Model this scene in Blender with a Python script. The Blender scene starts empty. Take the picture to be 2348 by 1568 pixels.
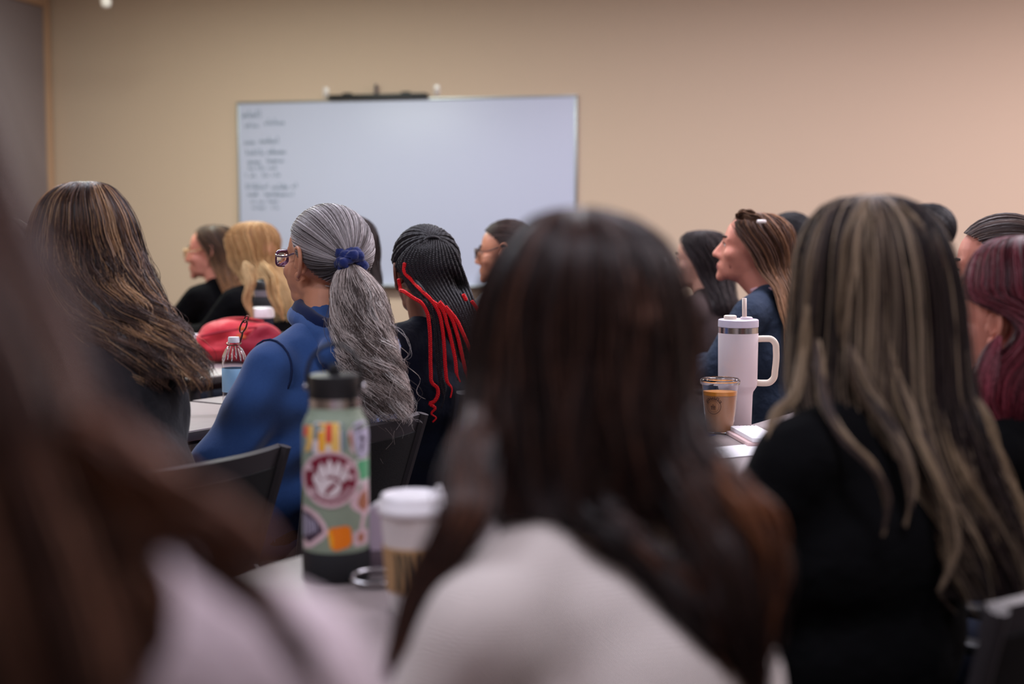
import bpy, bmesh, math, random
import numpy as np
from mathutils import Vector, Matrix

# ------------------------------------------------------------------ camera, world, lights, exposure
SC = bpy.context.scene
COL = SC.collection
F_PX = 2348 * 50 / 36.0
CAM_Z = 1.25
PITCH = math.atan((784 - 514) / F_PX)
cam_d = bpy.data.cameras.new('camera')
cam_d.lens = 50; cam_d.sensor_width = 36; cam_d.clip_start = 0.05; cam_d.clip_end = 60
cam_d.dof.use_dof = True
cam_d.dof.focus_distance = 3.42
cam_d.dof.aperture_fstop = 2.12
cam_o = bpy.data.objects.new('camera', cam_d); COL.objects.link(cam_o)
cam_o.location = (0, 0, CAM_Z)
cam_o.rotation_euler = (math.pi / 2 - PITCH, 0, 0)
SC.camera = cam_o
SC.view_settings.view_transform = 'Standard'
SC.view_settings.look = 'None'
SC.view_settings.gamma = 1
SC.view_settings.use_curve_mapping = False
SC.view_settings.exposure = 0.0
w = bpy.data.worlds.new('world'); SC.world = w; w.use_nodes = True
w.node_tree.nodes['Background'].inputs[0].default_value = (0.8, 0.78, 0.85, 1)
w.node_tree.nodes['Background'].inputs[1].default_value = 0.05

def area(name, loc, size, power, color, rot=(0, 0, 0)):
    d = bpy.data.lights.new(name, 'AREA'); d.shape = 'RECTANGLE'
    d.size, d.size_y = size; d.energy = power; d.color = color
    o = bpy.data.objects.new(name, d); COL.objects.link(o)
    o.location = loc; o.rotation_euler = rot
    return o
CEIL = 2.95
YAWR = math.radians(-13.3)
area('ceiling_light', (-1.75, 7.2, CEIL - .03), (1.2, .6), 86, (0.93, 1.0, 0.88), (0, 0, YAWR))
area('ceiling_light', (.85, 6.6, CEIL - .03), (1.2, .6), 40, (0.97, 0.93, 1.06), (0, 0, YAWR))
area('ceiling_light', (3.3, 6.0, CEIL - .03), (1.2, .6), 122, (1.0, 0.89, 0.95), (0, 0, YAWR))
area('ceiling_light', (-1.6, 4.6, CEIL - .03), (1.2, .6), 46, (0.93, 0.95, 1.10), (0, 0, YAWR))
area('ceiling_light', (0.9, 4.0, CEIL - .03), (1.2, .6), 46, (0.97, 0.94, 1.08), (0, 0, YAWR))
area('ceiling_light', (3.2, 3.4, CEIL - .03), (1.2, .6), 48, (0.98, 0.92, 1.02), (0, 0, YAWR))
area('ceiling_light', (-1.6, 1.2, CEIL - .03), (1.2, .6), 34, (0.93, 0.95, 1.10), (0, 0, YAWR))
area('ceiling_light', (0.8, 0.7, CEIL - .03), (1.2, .6), 36, (0.97, 0.94, 1.08), (0, 0, YAWR))

# ------------------------------------------------------------------ helpers
def V(*a): return Vector(a)
_f = Vector((0, math.cos(PITCH), -math.sin(PITCH))); _u = Vector((0, math.sin(PITCH), math.cos(PITCH)))
def at(px, py, Y):
    """point of the room at depth Y that the photograph shows at (px, py)"""
    d = _f * F_PX + Vector((1, 0, 0)) * (px - 1174) - _u * (py - 784)
    t = Y / d.y
    return Vector((d.x * t, Y, CAM_Z + d.z * t))
def s2l(c):
    return tuple(((v / 255) / 12.92 if v / 255 <= .04045 else ((v / 255 + .055) / 1.055) ** 2.4) for v in c)
def mat(name, rgb, rough=.6, metal=0, spec=.5, trans=0, bump=None, alpha=1, sheen=0, sss=0, mottle=0, mscale=6, emit=0, coat=0):
    m = bpy.data.materials.new(name); m.use_nodes = True
    nt = m.node_tree; b = nt.nodes['Principled BSDF']
    c = (*s2l(rgb), 1)
    b.inputs['Base Color'].default_value = c
    b.inputs['Roughness'].default_value = rough
    b.inputs['Metallic'].default_value = metal
    b.inputs['Specular IOR Level'].default_value = spec
    b.inputs['Transmission Weight'].default_value = trans
    b.inputs['Alpha'].default_value = alpha
    b.inputs['Coat Weight'].default_value = coat
    if sheen:
        b.inputs['Sheen Weight'].default_value = sheen; b.inputs['Sheen Roughness'].default_value = .5
    if sss:
        b.inputs['Subsurface Weight'].default_value = sss
        b.inputs['Subsurface Radius'].default_value = (.012, .004, .002)
        b.inputs['Subsurface Scale'].default_value = 1
    tc = nt.nodes.new('ShaderNodeTexCoord')
    if mottle:
        n = nt.nodes.new('ShaderNodeTexNoise'); n.inputs['Scale'].default_value = mscale; n.inputs['Detail'].default_value = 4
        nt.links.new(tc.outputs['Object'], n.inputs['Vector'])
        mx = nt.nodes.new('ShaderNodeMix'); mx.data_type = 'RGBA'
        mx.inputs[6].default_value = tuple(v * (1 - mottle) for v in c[:3]) + (1,)
        mx.inputs[7].default_value = tuple(min(1, v * (1 + mottle)) for v in c[:3]) + (1,)
        nt.links.new(n.outputs['Fac'], mx.inputs[0]); nt.links.new(mx.outputs[2], b.inputs['Base Color'])
    if bump:
        sc, st, dist = bump[:3]
        n = nt.nodes.new('ShaderNodeTexNoise'); n.inputs['Scale'].default_value = sc; n.inputs['Detail'].default_value = 3
        mp = nt.nodes.new('ShaderNodeMapping')
        if len(bump) > 3: mp.inputs['Scale'].default_value = bump[3]
        nt.links.new(tc.outputs['Object'], mp.inputs['Vector']); nt.links.new(mp.outputs['Vector'], n.inputs['Vector'])
        bp = nt.nodes.new('ShaderNodeBump'); bp.inputs['Strength'].default_value = st; bp.inputs['Distance'].default_value = dist
        nt.links.new(n.outputs['Fac'], bp.inputs['Height']); nt.links.new(bp.outputs['Normal'], b.inputs['Normal'])
    if emit:
        b.inputs['Emission Color'].default_value = c; b.inputs['Emission Strength'].default_value = emit
    return m
def hair_mat(name, rough=.42, spec=.4):
    m = bpy.data.materials.new(name); m.use_nodes = True
    nt = m.node_tree; b = nt.nodes['Principled BSDF']
    a = nt.nodes.new('ShaderNodeAttribute'); a.attribute_name = 'Col'
    nt.links.new(a.outputs['Color'], b.inputs['Base Color'])
    b.inputs['Roughness'].default_value = rough; b.inputs['Specular IOR Level'].default_value = spec
    return m

class MB:
    """collects shapes into one mesh"""
    def __init__(s): s.v = []; s.f = []; s.m = []; s.cur = 0
    def add(s, vs, fs):
        o = len(s.v); s.v.extend([tuple(p) for p in vs])
        s.f.extend([tuple(i + o for i in f) for f in fs]); s.m.extend([s.cur] * len(fs)); return s
    def ell(s, c, r, R=None, nu=16, nv=10):
        c = Vector(c); vs = []; fs = []
        if not hasattr(r, '__len__'): r = (r, r, r)
        vs.append((0, 0, r[2]))
        for i in range(1, nv):
            a = math.pi * i / nv
            for j in range(nu):
                b = 2 * math.pi * j / nu
                vs.append((r[0] * math.sin(a) * math.cos(b), r[1] * math.sin(a) * math.sin(b), r[2] * math.cos(a)))
        vs.append((0, 0, -r[2])); n = len(vs) - 1
        for j in range(nu):
            k = (j + 1) % nu
            fs.append((0, 1 + j, 1 + k))
            for i in range(nv - 2):
                fs.append((1 + i * nu + j, 1 + (i + 1) * nu + j, 1 + (i + 1) * nu + k, 1 + i * nu + k))
            fs.append((n, 1 + (nv - 2) * nu + k, 1 + (nv - 2) * nu + j))
        vs = [c + ((R @ Vector(p)) if R is not None else Vector(p)) for p in vs]
        return s.add(vs, fs)
    def tube(s, pts, rad, n=8, closed=False, caps=True, flat=None, nrm=None):
        pts = [Vector(p) for p in pts]; N = len(pts)
        if not hasattr(rad, '__len__'): rad = [rad] * N
        vs = []; fs = []; up = None
        for i, p in enumerate(pts):
            if closed: t = pts[(i + 1) % N] - pts[i - 1]
            else: t = pts[min(i + 1, N - 1)] - pts[max(i - 1, 0)]
            if t.length < 1e-9: t = Vector((0, 0, 1))
            t.normalize()
            if nrm is not None: up = Vector(nrm)
            if up is None:
                up = Vector((0, 0, 1)) if abs(t.z) < .9 else Vector((1, 0, 0))
            up = (up - t * up.dot(t))
            if up.length < 1e-6: up = t.orthogonal()
            up.normalize(); sd = t.cross(up)
            for j in range(n):
                a = 2 * math.pi * (j + .5) / n
                k = flat if flat else 1
                vs.append(p + up * math.cos(a) * rad[i] * k + sd * math.sin(a) * rad[i])
        for i in range(N if closed else N - 1):
            for j in range(n):
                a = i * n + j; b = i * n + (j + 1) % n; c = ((i + 1) % N) * n + (j + 1) % n; d = ((i + 1) % N) * n + j
                fs.append((a, d, c, b))
        if caps and not closed:
            fs.append(tuple(range(n))); fs.append(tuple((N - 1) * n + j for j in reversed(range(n))))
        return s.add(vs, fs)
    def cap(s, p0, p1, r0, r1, n=12):
        p0 = Vector(p0); p1 = Vector(p1); d = p1 - p0; L = max(d.length, 1e-6); t = d / L
        pts = []; rad = []
        for a in (-80, -50, -20): pts.append(p0 + t * r0 * math.sin(math.radians(a))); rad.append(r0 * math.cos(math.radians(a)))
        for k in (0, .5, 1): pts.append(p0 + d * k); rad.append(r0 + (r1 - r0) * k)
        for a in (20, 50, 80): pts.append(p1 + t * r1 * math.sin(math.radians(a))); rad.append(r1 * math.cos(math.radians(a)))
        return s.tube(pts, rad, n)
    def lathe(s, prof, n=40, c=(0, 0, 0), caps=True):
        c = Vector(c); vs = []; fs = []; N = len(prof)
        for r, z in prof:
            for j in range(n):
                a = 2 * math.pi * j / n
                vs.append(c + Vector((r * math.cos(a), r * math.sin(a), z)))
        for i in range(N - 1):
            for j in range(n):
                k = (j + 1) % n
                fs.append((i * n + j, i * n + k, (i + 1) * n + k, (i + 1) * n + j))
        if caps:
            fs.append(tuple(reversed(range(n)))); fs.append(tuple((N - 1) * n + j for j in range(n)))
        return s.add(vs, fs)
    def box(s, c, d, b=.004, R=None):
        """box of full sizes d with bevelled edges"""
        bm = bmesh.new(); bmesh.ops.create_cube(bm, size=1)
        for v in bm.verts: v.co = Vector((v.co.x * d[0], v.co.y * d[1], v.co.z * d[2]))
        if b: bmesh.ops.bevel(bm, geom=list(bm.edges), offset=b, segments=2, affect='EDGES', profile=.5)
        c = Vector(c); bm.verts.index_update()
        vs = [c + ((R @ v.co) if R is not None else v.co) for v in bm.verts]
        fs = [tuple(v.index for v in f.verts) for f in bm.faces]; bm.free()
        return s.add(vs, fs)
    def poly(s, pts, th, nrm):
        """a flat outline given thickness along nrm"""
        n = len(pts); nv = Vector(nrm) * th
        vs = [Vector(p) for p in pts] + [Vector(p) + nv for p in pts]
        fs = [tuple(reversed(range(n))), tuple(range(n, 2 * n))] + [(i, (i + 1) % n, n + (i + 1) % n, n + i) for i in range(n)]
        return s.add(vs, fs)
    def grid(s, fn, nu, nv, th=None):
        """surface fn(u,v), optionally with a thickness vector function"""
        P = [[Vector(fn(i / nu, j / nv)) for j in range(nv + 1)] for i in range(nu + 1)]
        vs = [p for row in P for p in row]; W = nv + 1
        fs = [(i * W + j, (i + 1) * W + j, (i + 1) * W + j + 1, i * W + j + 1) for i in range(nu) for j in range(nv)]
        if th:
            o = len(vs)
            for i in range(nu + 1):
                for j in range(nv + 1):
                    du = P[min(i + 1, nu)][j] - P[max(i - 1, 0)][j]; dv = P[i][min(j + 1, nv)] - P[i][max(j - 1, 0)]
                    n = du.cross(dv); n.normalize(); vs.append(P[i][j] - n * th)
            fs += [tuple(o + k for k in reversed(f)) for f in fs[:nu * nv]]
            per = [(i, 0) for i in range(nu + 1)] + [(nu, j) for j in range(1, nv + 1)] + [(i, nv) for i in range(nu - 1, -1, -1)] + [(0, j) for j in range(nv - 1, 0, -1)]
            ids = [i * W + j for i, j in per]
            for k in range(len(ids)):
                a, b = ids[k], ids[(k + 1) % len(ids)]
                fs.append((a, o + a, o + b, b))
        return s.add(vs, fs)
    def mesh(s, name, org=(0, 0, 0), smooth=True):
        me = bpy.data.meshes.new(name); o = Vector(org)
        me.from_pydata([tuple(Vector(p) - o) for p in s.v], [], s.f)
        me.polygons.foreach_set('material_index', s.m)
        me.polygons.foreach_set('use_smooth', [smooth] * len(me.polygons))
        me.update(); return me

def link(name, me, mats, parent=None, loc=(0, 0, 0)):
    o = bpy.data.objects.new(name, me); COL.objects.link(o)
    for m in (mats if isinstance(mats, (list, tuple)) else [mats]): me.materials.append(m)
    if parent is not None: o.parent = parent
    o.location = loc
    return o
def part(name, mb, mats, parent, smooth=True, label=None, auto=None):
    """a part; its shape is given in the same coordinates as its thing's shape"""
    org = parent.get('_o', (0, 0, 0))
    me = mb.mesh(name, org, smooth)
    o = link(name, me, mats, parent); o['_o'] = tuple(org)
    if auto: sharp(me, auto)
    if label: o['label'] = label
    return o
def sharp(me, deg=35):
    bm = bmesh.new(); bm.from_mesh(me)
    for e in bm.edges:
        e.smooth = not (len(e.link_faces) == 2 and e.calc_face_angle(0) > math.radians(deg))
    bm.to_mesh(me); bm.free()
def thing(name, label, cat, loc, rz=0, group=None):
    """an empty at the thing's base; parts are given in its own frame"""
    o = bpy.data.objects.new(name, None); COL.objects.link(o); o.empty_display_size = .05
    o.location = loc; o.rotation_euler = (0, 0, rz); o['label'] = label; o['category'] = cat; o['_o'] = (0., 0., 0.)
    if group: o['group'] = group
    return o
def struct(name, mb, m, parent=None, auto=30):
    me = mb.mesh(name); sharp(me, auto); o = link(name, me, m, parent); o['_o'] = (0., 0., 0.)
    if parent is None: o['kind'] = 'structure'
    return o
def remesh(mb, voxel, smooth=6, fac=.5, dec=None):
    me = mb.mesh('tmp'); o = bpy.data.objects.new('tmp', me); COL.objects.link(o)
    r = o.modifiers.new('r', 'REMESH'); r.mode = 'VOXEL'; r.voxel_size = voxel
    if smooth:
        sm = o.modifiers.new('s', 'SMOOTH'); sm.iterations = smooth; sm.factor = fac
    if dec:
        d = o.modifiers.new('d', 'DECIMATE'); d.ratio = dec
    dg = bpy.context.evaluated_depsgraph_get(); dg.update()
    e = bpy.data.meshes.new_from_object(o.evaluated_get(dg))
    n = len(e.vertices); a = np.empty(n * 3); e.vertices.foreach_get('co', a)
    out = MB(); out.v = [tuple(p) for p in a.reshape(-1, 3)]; out.f = [tuple(p.vertices) for p in e.polygons]; out.m = [0] * len(out.f)
    bpy.data.objects.remove(o); bpy.data.meshes.remove(me); bpy.data.meshes.remove(e)
    return out
def cr(pts, n, dims=3):
    """points along a smooth curve through pts (any dimension)"""
    P = np.array(pts, float); K = len(P)
    d = np.r_[0, np.cumsum(np.linalg.norm(np.diff(P[:, :dims], axis=0), axis=1) + 1e-6)]
    s = np.linspace(0, d[-1], n); T = np.gradient(P, d, axis=0) if K > 2 else np.repeat((P[1:] - P[:1]) / d[-1], K, 0)
    i = np.clip(np.searchsorted(d, s, 'right') - 1, 0, K - 2); h = (d[i + 1] - d[i]); t = ((s - d[i]) / h)[:, None]; h = h[:, None]
    return (2 * t**3 - 3 * t**2 + 1) * P[i] + (t**3 - 2 * t**2 + t) * h * T[i] + (-2 * t**3 + 3 * t**2) * P[i + 1] + (t**3 - t**2) * h * T[i + 1]

# ------------------------------------------------------------------ hair
class Hair:
    """strands as thin three-sided tubes plus the mass under them, coloured strand by strand"""
    def __init__(s, seed): s.V = []; s.F4 = []; s.C = []; s.n = 0; s.rng = np.random.default_rng(seed)
    def _push(s, v, f, c):
        s.V.append(v); s.F4.append(f + s.n); s.C.append(c); s.n += len(v)
    def strands(s, P, rad, col, flat=1.0):
        N, S, _ = P.shape
        T = np.gradient(P, axis=1); T /= np.linalg.norm(T, axis=2, keepdims=True) + 1e-9
        ref = s.rng.normal(size=(N, 1, 3)); A = np.cross(T, ref); A /= np.linalg.norm(A, axis=2, keepdims=True) + 1e-9
        B = np.cross(T, A)
        rad = np.broadcast_to(rad, (N, S))[..., None]
        ring = [P + rad * (math.cos(a) * A + math.sin(a) * B) for a in (0, 2.094, 4.189)]
        v = np.stack(ring, 2).reshape(-1, 3)
        i = np.arange(N)[:, None, None] * S * 3 + np.arange(S - 1)[None, :, None] * 3; j = np.arange(3)[None, None]; k = (j + 1) % 3
        f = np.stack([np.broadcast_to(x, (N, S - 1, 3)) for x in (i + j, i + k, i + 3 + k, i + 3 + j)], -1).reshape(-1, 4)
        c = np.repeat(np.broadcast_to(col, (N, S, 3)).reshape(-1, 3), 3, 0)
        s._push(v, f, c)
    def sheet(s, G, col):
        a, b, _ = G.shape
        i = np.arange(a - 1)[:, None] * b; j = np.arange(b - 1)[None]
        f = np.stack([i + j, i + j + 1, i + b + j + 1, i + b + j], -1).reshape(-1, 4)
        c = np.broadcast_to(col, (a, b, 3)).reshape(-1, 3)
        s._push(G.reshape(-1, 3), f, c)
    def palette(s, pal, N):
        w = np.array([p[1] for p in pal], float); w /= w.sum()
        C = np.array([s2l(p[0]) for p in pal]); return C[s.rng.choice(len(pal), N, p=w)]
    def bundle(s, rings, n_cl, m, pal, dark, face=None, depth=.3, amp=.004, freq=2.5, clump=.6, S=22, rad=.0008, tip=.18, spread=.02, tipcol=None, tipmix=0, shell=True, fly=.0, start=0., world=False, shrink=.93, wavestart=.25, mix=.5):
        """rings: (x left, x right, y, depth, half depth[, face opening in degrees]) in the photograph's pixels and metres"""
        g = s.rng; K = []
        for q in rings:
            L, R, y, D, ry = q[:5]; op = q[5] if len(q) > 5 else 0
            a = at(L, y, D); b = at(R, y, D)
            K.append(((a.x + b.x) / 2, D, a.z, (b.x - a.x) / 2, ry, math.radians(op)))
        K = cr(K, S, 4); K[:, 3:5] = np.maximum(K[:, 3:5], .001); K[:, 5] = np.maximum(K[:, 5], 0)
        u = np.linspace(0, 1, S)
        def place(t, d, K, sv):
            th = (face + K[..., 5] + t * (2 * np.pi - 2 * K[..., 5])) if face is not None else 2 * np.pi * t + 0 * K[..., 5]
            ct, sn = np.cos(th), np.sin(th)
            return np.stack([K[..., 0] + ct * K[..., 3] * (1 - d), K[..., 1] + sn * K[..., 4] * (1 - d), K[..., 2]], -1), ct, sn
        N = n_cl * m
        tc = (np.arange(n_cl) + g.random(n_cl)) / n_cl; dc = depth * g.random(n_cl) ** 1.6 - .02
        ph = g.random(n_cl) * 6.283; fr = freq * (.75 + .5 * g.random(n_cl)); ac = amp * (.5 + g.random(n_cl))
        ci = np.repeat(np.arange(n_cl), m)
        end = 1 - tip * g.random(n_cl) ** 1.2; end = np.clip(np.repeat(end, m) + .03 * g.normal(size=N), .3, 1)
        st = np.where(g.random(N) < .6, start, start + .25 * g.random(N))
        sv = st[:, None] + (end - st)[:, None] * u[None]
        Ki = np.stack([np.interp(sv, u, K[:, k]) for k in range(6)], -1)
        cl = 1 - clump * sv ** .7
        t = tc[ci][:, None] + spread * g.normal(size=N)[:, None] * cl
        if face is not None: t = np.clip(t, 0, 1)
        d = dc[ci][:, None] + .05 * g.normal(size=N)[:, None] * cl
        P, ct, sn = place(t, d, Ki, sv)
        A = ac[ci][:, None] * np.clip((sv - wavestart) / .4, 0, 1.15)
        w_ = 6.283 * fr[ci][:, None] * sv + ph[ci][:, None] + .35 * g.normal(size=N)[:, None]
        P[..., 0] += A * (-sn * np.sin(w_) + .5 * ct * np.cos(w_)); P[..., 1] += A * (ct * np.sin(w_) + .5 * sn * np.cos(w_)); P[..., 2] += .25 * A * np.sin(w_ * .7)
        if fly:
            k = g.random(N) < .06
            P[k] += (fly * g.normal(size=(k.sum(), 1, 3))) * (sv[k] ** 2)[..., None]
        P += .0006 * np.cumsum(g.normal(size=P.shape) * .5, 1)
        c = np.where(g.random((N, 1)) < mix, s.palette(pal, N), s.palette(pal, n_cl)[ci]) * (1 + .18 * g.normal(size=(N, 1))).clip(.4, 1.7)
        c = np.repeat(c[:, None], S, 1)
        if tipcol: 
            x = (tipmix * np.clip((sv - .35) / .5, 0, 1))[..., None]; c = c * (1 - x) + np.array(s2l(tipcol)) * x
        r = rad * (1 - .55 * u[None] ** 3) * (.7 + .6 * g.random((N, 1)))
        s.strands(P, r, c)
        if shell:
            A_ = 40; tt = np.linspace(0, 1, A_ + 1)[None]; Kg = np.repeat(K[:, None], A_ + 1, 1)
            top = int(S * .97)
            G, _, _ = place(tt, 1 - shrink, Kg, None)
            s.sheet(G[:top], np.array(s2l(dark)))
    def scalp(s, H, R, tie, n, pal, dark, sc=1.0, rad=.0006, S=14, low=None, grow=(.083, .104, .093), lim=0.0, nape=0.0, lift=.02, side=None, rough=.012):
        """combed-back hair: strands run from the hairline over the skull to a tie"""
        g = s.rng; r3 = np.array(grow) * sc; c0 = np.array((0, -.012, .03)) * sc
        Rm = np.array(R); Hh = np.array(H); b = np.array(tie, float); b /= np.linalg.norm(b)
        hairline = lambda y: np.interp(y, HLY, HLZ) - nape * np.clip((-np.asarray(y) - .1) / .3, 0, 1)
        D = g.normal(size=(n * 5, 3)); D /= np.linalg.norm(D, axis=1)[:, None]
        D = D[D[:, 2] > hairline(D[:, 1]) - lim + .03 * g.normal(size=len(D))][:n]
        edge = g.random(len(D)) < .65
        for _ in range(16):       # slide most roots to the hairline, away from the tie
            q = D - .10 * (b[None] - D * (D @ b)[:, None]); q /= np.linalg.norm(q, axis=1)[:, None]
            ok = edge & (q[:, 2] > hairline(q[:, 1]) - lim); D[ok] = q[ok]
        ang = np.arccos(np.clip(D @ b, -.98, .999))[:, None]; u = np.linspace(0, 1, S)[None]
        w0 = np.sin((1 - u) * ang) / np.sin(ang); w1 = np.sin(u * ang) / np.sin(ang)
        Q = w0[..., None] * D[:, None] + w1[..., None] * b[None, None]
        lay = 1 + lift * g.random((len(D), 1)) + rough * np.sin(u * 5 + 6.3 * g.random((len(D), 1))) * .4 + .03 * np.sin(np.pi * u) * g.random((len(D), 1))
        L = c0 + Q * r3 * lay[..., None]
        P = L @ Rm.T + Hh
        c = s.palette(pal, len(D)) * (1 + .15 * g.normal(size=(len(D), 1))).clip(.4, 1.7)
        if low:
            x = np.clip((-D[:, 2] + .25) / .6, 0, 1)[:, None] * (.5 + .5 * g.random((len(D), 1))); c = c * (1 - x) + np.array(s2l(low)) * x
        s.strands(P, rad * (.7 + .6 * g.random((len(D), 1))), c[:, None])
        # mass under the strands
        nu, nv = 56, 40
        th = np.linspace(0, np.pi, nv)[:, None]; ph = np.linspace(0, 2 * np.pi, nu)[None]
        U = np.stack([np.sin(th) * np.cos(ph), np.sin(th) * np.sin(ph), np.cos(th) + 0 * ph], -1)
        # pull the skirt of the sheet to the hairline
        zmin = hairline(U[..., 1]) - lim
        low_ = U[..., 2] < zmin
        G = (c0 + U * r3 * .985) @ Rm.T + Hh
        keep = ~low_
        idx = np.arange(nu * nv).reshape(nv, nu)
        i, j = np.arange(nv - 1)[:, None], np.arange(nu - 1)[None]
        f = np.stack([idx[i, j], idx[i + 1, j], idx[i + 1, j + 1], idx[i, j + 1]], -1).reshape(-1, 4)
        f = f[keep.reshape(-1)[f].all(1)]
        s._push(G.reshape(-1, 3), f, np.broadcast_to(np.array(s2l(dark)), (nu * nv, 3)))
    def build(s, name, m, parent, label=None):
        V_ = np.concatenate(s.V); F = np.concatenate(s.F4).astype(np.int32); C = np.concatenate(s.C)
        V_ = V_ - np.array(parent.get('_o', (0, 0, 0)))
        me = bpy.data.meshes.new(name); me.vertices.add(len(V_)); me.loops.add(F.size); me.polygons.add(len(F))
        me.vertices.foreach_set('co', V_.astype(np.float32).ravel()); me.loops.foreach_set('vertex_index', F.ravel())
        me.polygons.foreach_set('loop_start', np.arange(len(F), dtype=np.int32) * 4); me.polygons.foreach_set('loop_total', np.full(len(F), 4, np.int32))
        me.polygons.foreach_set('use_smooth', np.ones(len(F), bool)); me.update()
        a = me.color_attributes.new('Col', 'FLOAT_COLOR', 'POINT'); a.data.foreach_set('color', np.c_[C.clip(0, 1), np.ones(len(C))].astype(np.float32).ravel())
        o = link(name, me, m, parent); o['_o'] = tuple(parent.get('_o', (0, 0, 0)))
        if label: o['label'] = label
        return o
HLY = [-1, -.85, -.45, -.15, .1, .3, .55, .8, 1]
HLZ = [-.72, -.66, -.5, -.28, -.12, .18, .42, .56, .6]
def hairline(y): return np.interp(y, HLY, HLZ)

# ------------------------------------------------------------------ people
def rot(yaw, pitch=0, roll=0):
    return (Matrix.Rotation(math.radians(yaw), 3, 'Z') @ Matrix.Rotation(math.radians(pitch), 3, 'X') @ Matrix.Rotation(math.radians(roll), 3, 'Y'))
def ear_mesh(mb, H, R, sc, sd):
    """outer ear: rim, inner ridge, bowl, tragus and lobe"""
    def T(y, z, x=.0): return H + R @ (Vector((sd * (.071 + x), y, z)) * sc)
    rim = [(.004, .012, .004), (.002, .026, .009), (-.010, .034, .014), (-.024, .030, .019), (-.031, .014, .021), (-.029, -.004, .019), (-.020, -.020, .013), (-.010, -.028, .009)]
    mb.tube([T(p[0], p[1], p[2]) for p in cr(rim, 18)], [.0042 * sc] * 14 + [.0046 * sc] * 4, 8)
    ridge = [(-.006, .016, .008), (-.016, .018, .012), (-.021, .008, .014), (-.019, -.006, .012), (-.010, -.014, .009)]
    mb.tube([T(p[0], p[1], p[2]) for p in cr(ridge, 12)], .0032 * sc, 6)
    Re = R @ Matrix.Rotation(sd * math.radians(-24), 3, 'Z')
    mb.ell(T(-.014, .004, .004), (.0035 * sc, .017 * sc, .029 * sc), Re)
    mb.ell(T(-.005, -.029, .006), (.0045 * sc, .008 * sc, .010 * sc), Re)
    mb.ell(T(.003, -.006, .006), (.004 * sc, .005 * sc, .008 * sc), R)
    mb.ell(T(-.004, 0, -.004), (.012 * sc, .010 * sc, .022 * sc), R)
def head_parts(mb, H, R, sc, jaw=1.0):
    def E(c, r): mb.ell(H + R @ (Vector(c) * sc), [x * sc for x in r], R)
    def K(a, b, r0, r1): mb.cap(H + R @ (Vector(a) * sc), H + R @ (Vector(b) * sc), r0 * sc, r1 * sc)
    E((0, -.012, .030), (.075, .096, .083)); E((0, .045, .030), (.062, .043, .060))
    E((0, .038, -.030), (.060 * jaw, .052, .070)); E((0, .034, -.075), (.050 * jaw, .050, .032)); E((0, .076, -.098), (.021, .017, .017))
    E((0, .010, -.05), (.055 * jaw, .055, .045))
    K((0, .083, .012), (0, .104, -.030), .009, .0115); E((0, .106, -.034), (.012, .012, .010))
    for s in (-1, 1):
        E((s * .012, .096, -.037), (.009, .010, .008)); E((s * .043, .058, -.026), (.022, .024, .022))
        K((s * .012, .083, .020), (s * .042, .070, .021), .010, .010)
        E((s * .031, .072, -.001), (.015, .011, .010)); E((s * .031, .0765, .0075), (.014, .009, .006))
    E((0, .088, -.063), (.023, .010, .0065)); E((0, .086, -.073), (.019, .010, .0065)); E((0, .074, -.068), (.032, .018, .026))
def hand(mb, wr, f, up, side):
    """palm, four unequal bent fingers and a thumb from the palm's side"""
    f = f.normalized(); sd = f.cross(up).normalized() * side; up = sd.cross(f) * side
    if up.z < 0: up = -up
    M = Matrix((sd, f, up)).transposed()
    c = wr + f * .05
    mb.ell(c, (.038, .050, .015), M); mb.cap(wr - f * .02, wr + f * .02, .024, .026)
    for i, (x, L) in enumerate(((-.028, .062), (-.010, .074), (.009, .070), (.027, .054))):
        a = wr + f * .085 + sd * x; b = a + f * L * .5 + up * .004 + sd * x * .15; e = b + f * L * .45 - up * .016
        mb.cap(a, b, .0088, .0082, 8); mb.cap(b, e, .0082, .007, 8)
    t0 = wr + f * .03 - sd * .03; t1 = t0 + f * .035 - sd * .026; t2 = t1 + f * .030 - sd * .004 - up * .006
    mb.cap(t0, t1, .013, .011, 8); mb.cap(t1, t2, .011, .009, 8)

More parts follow.
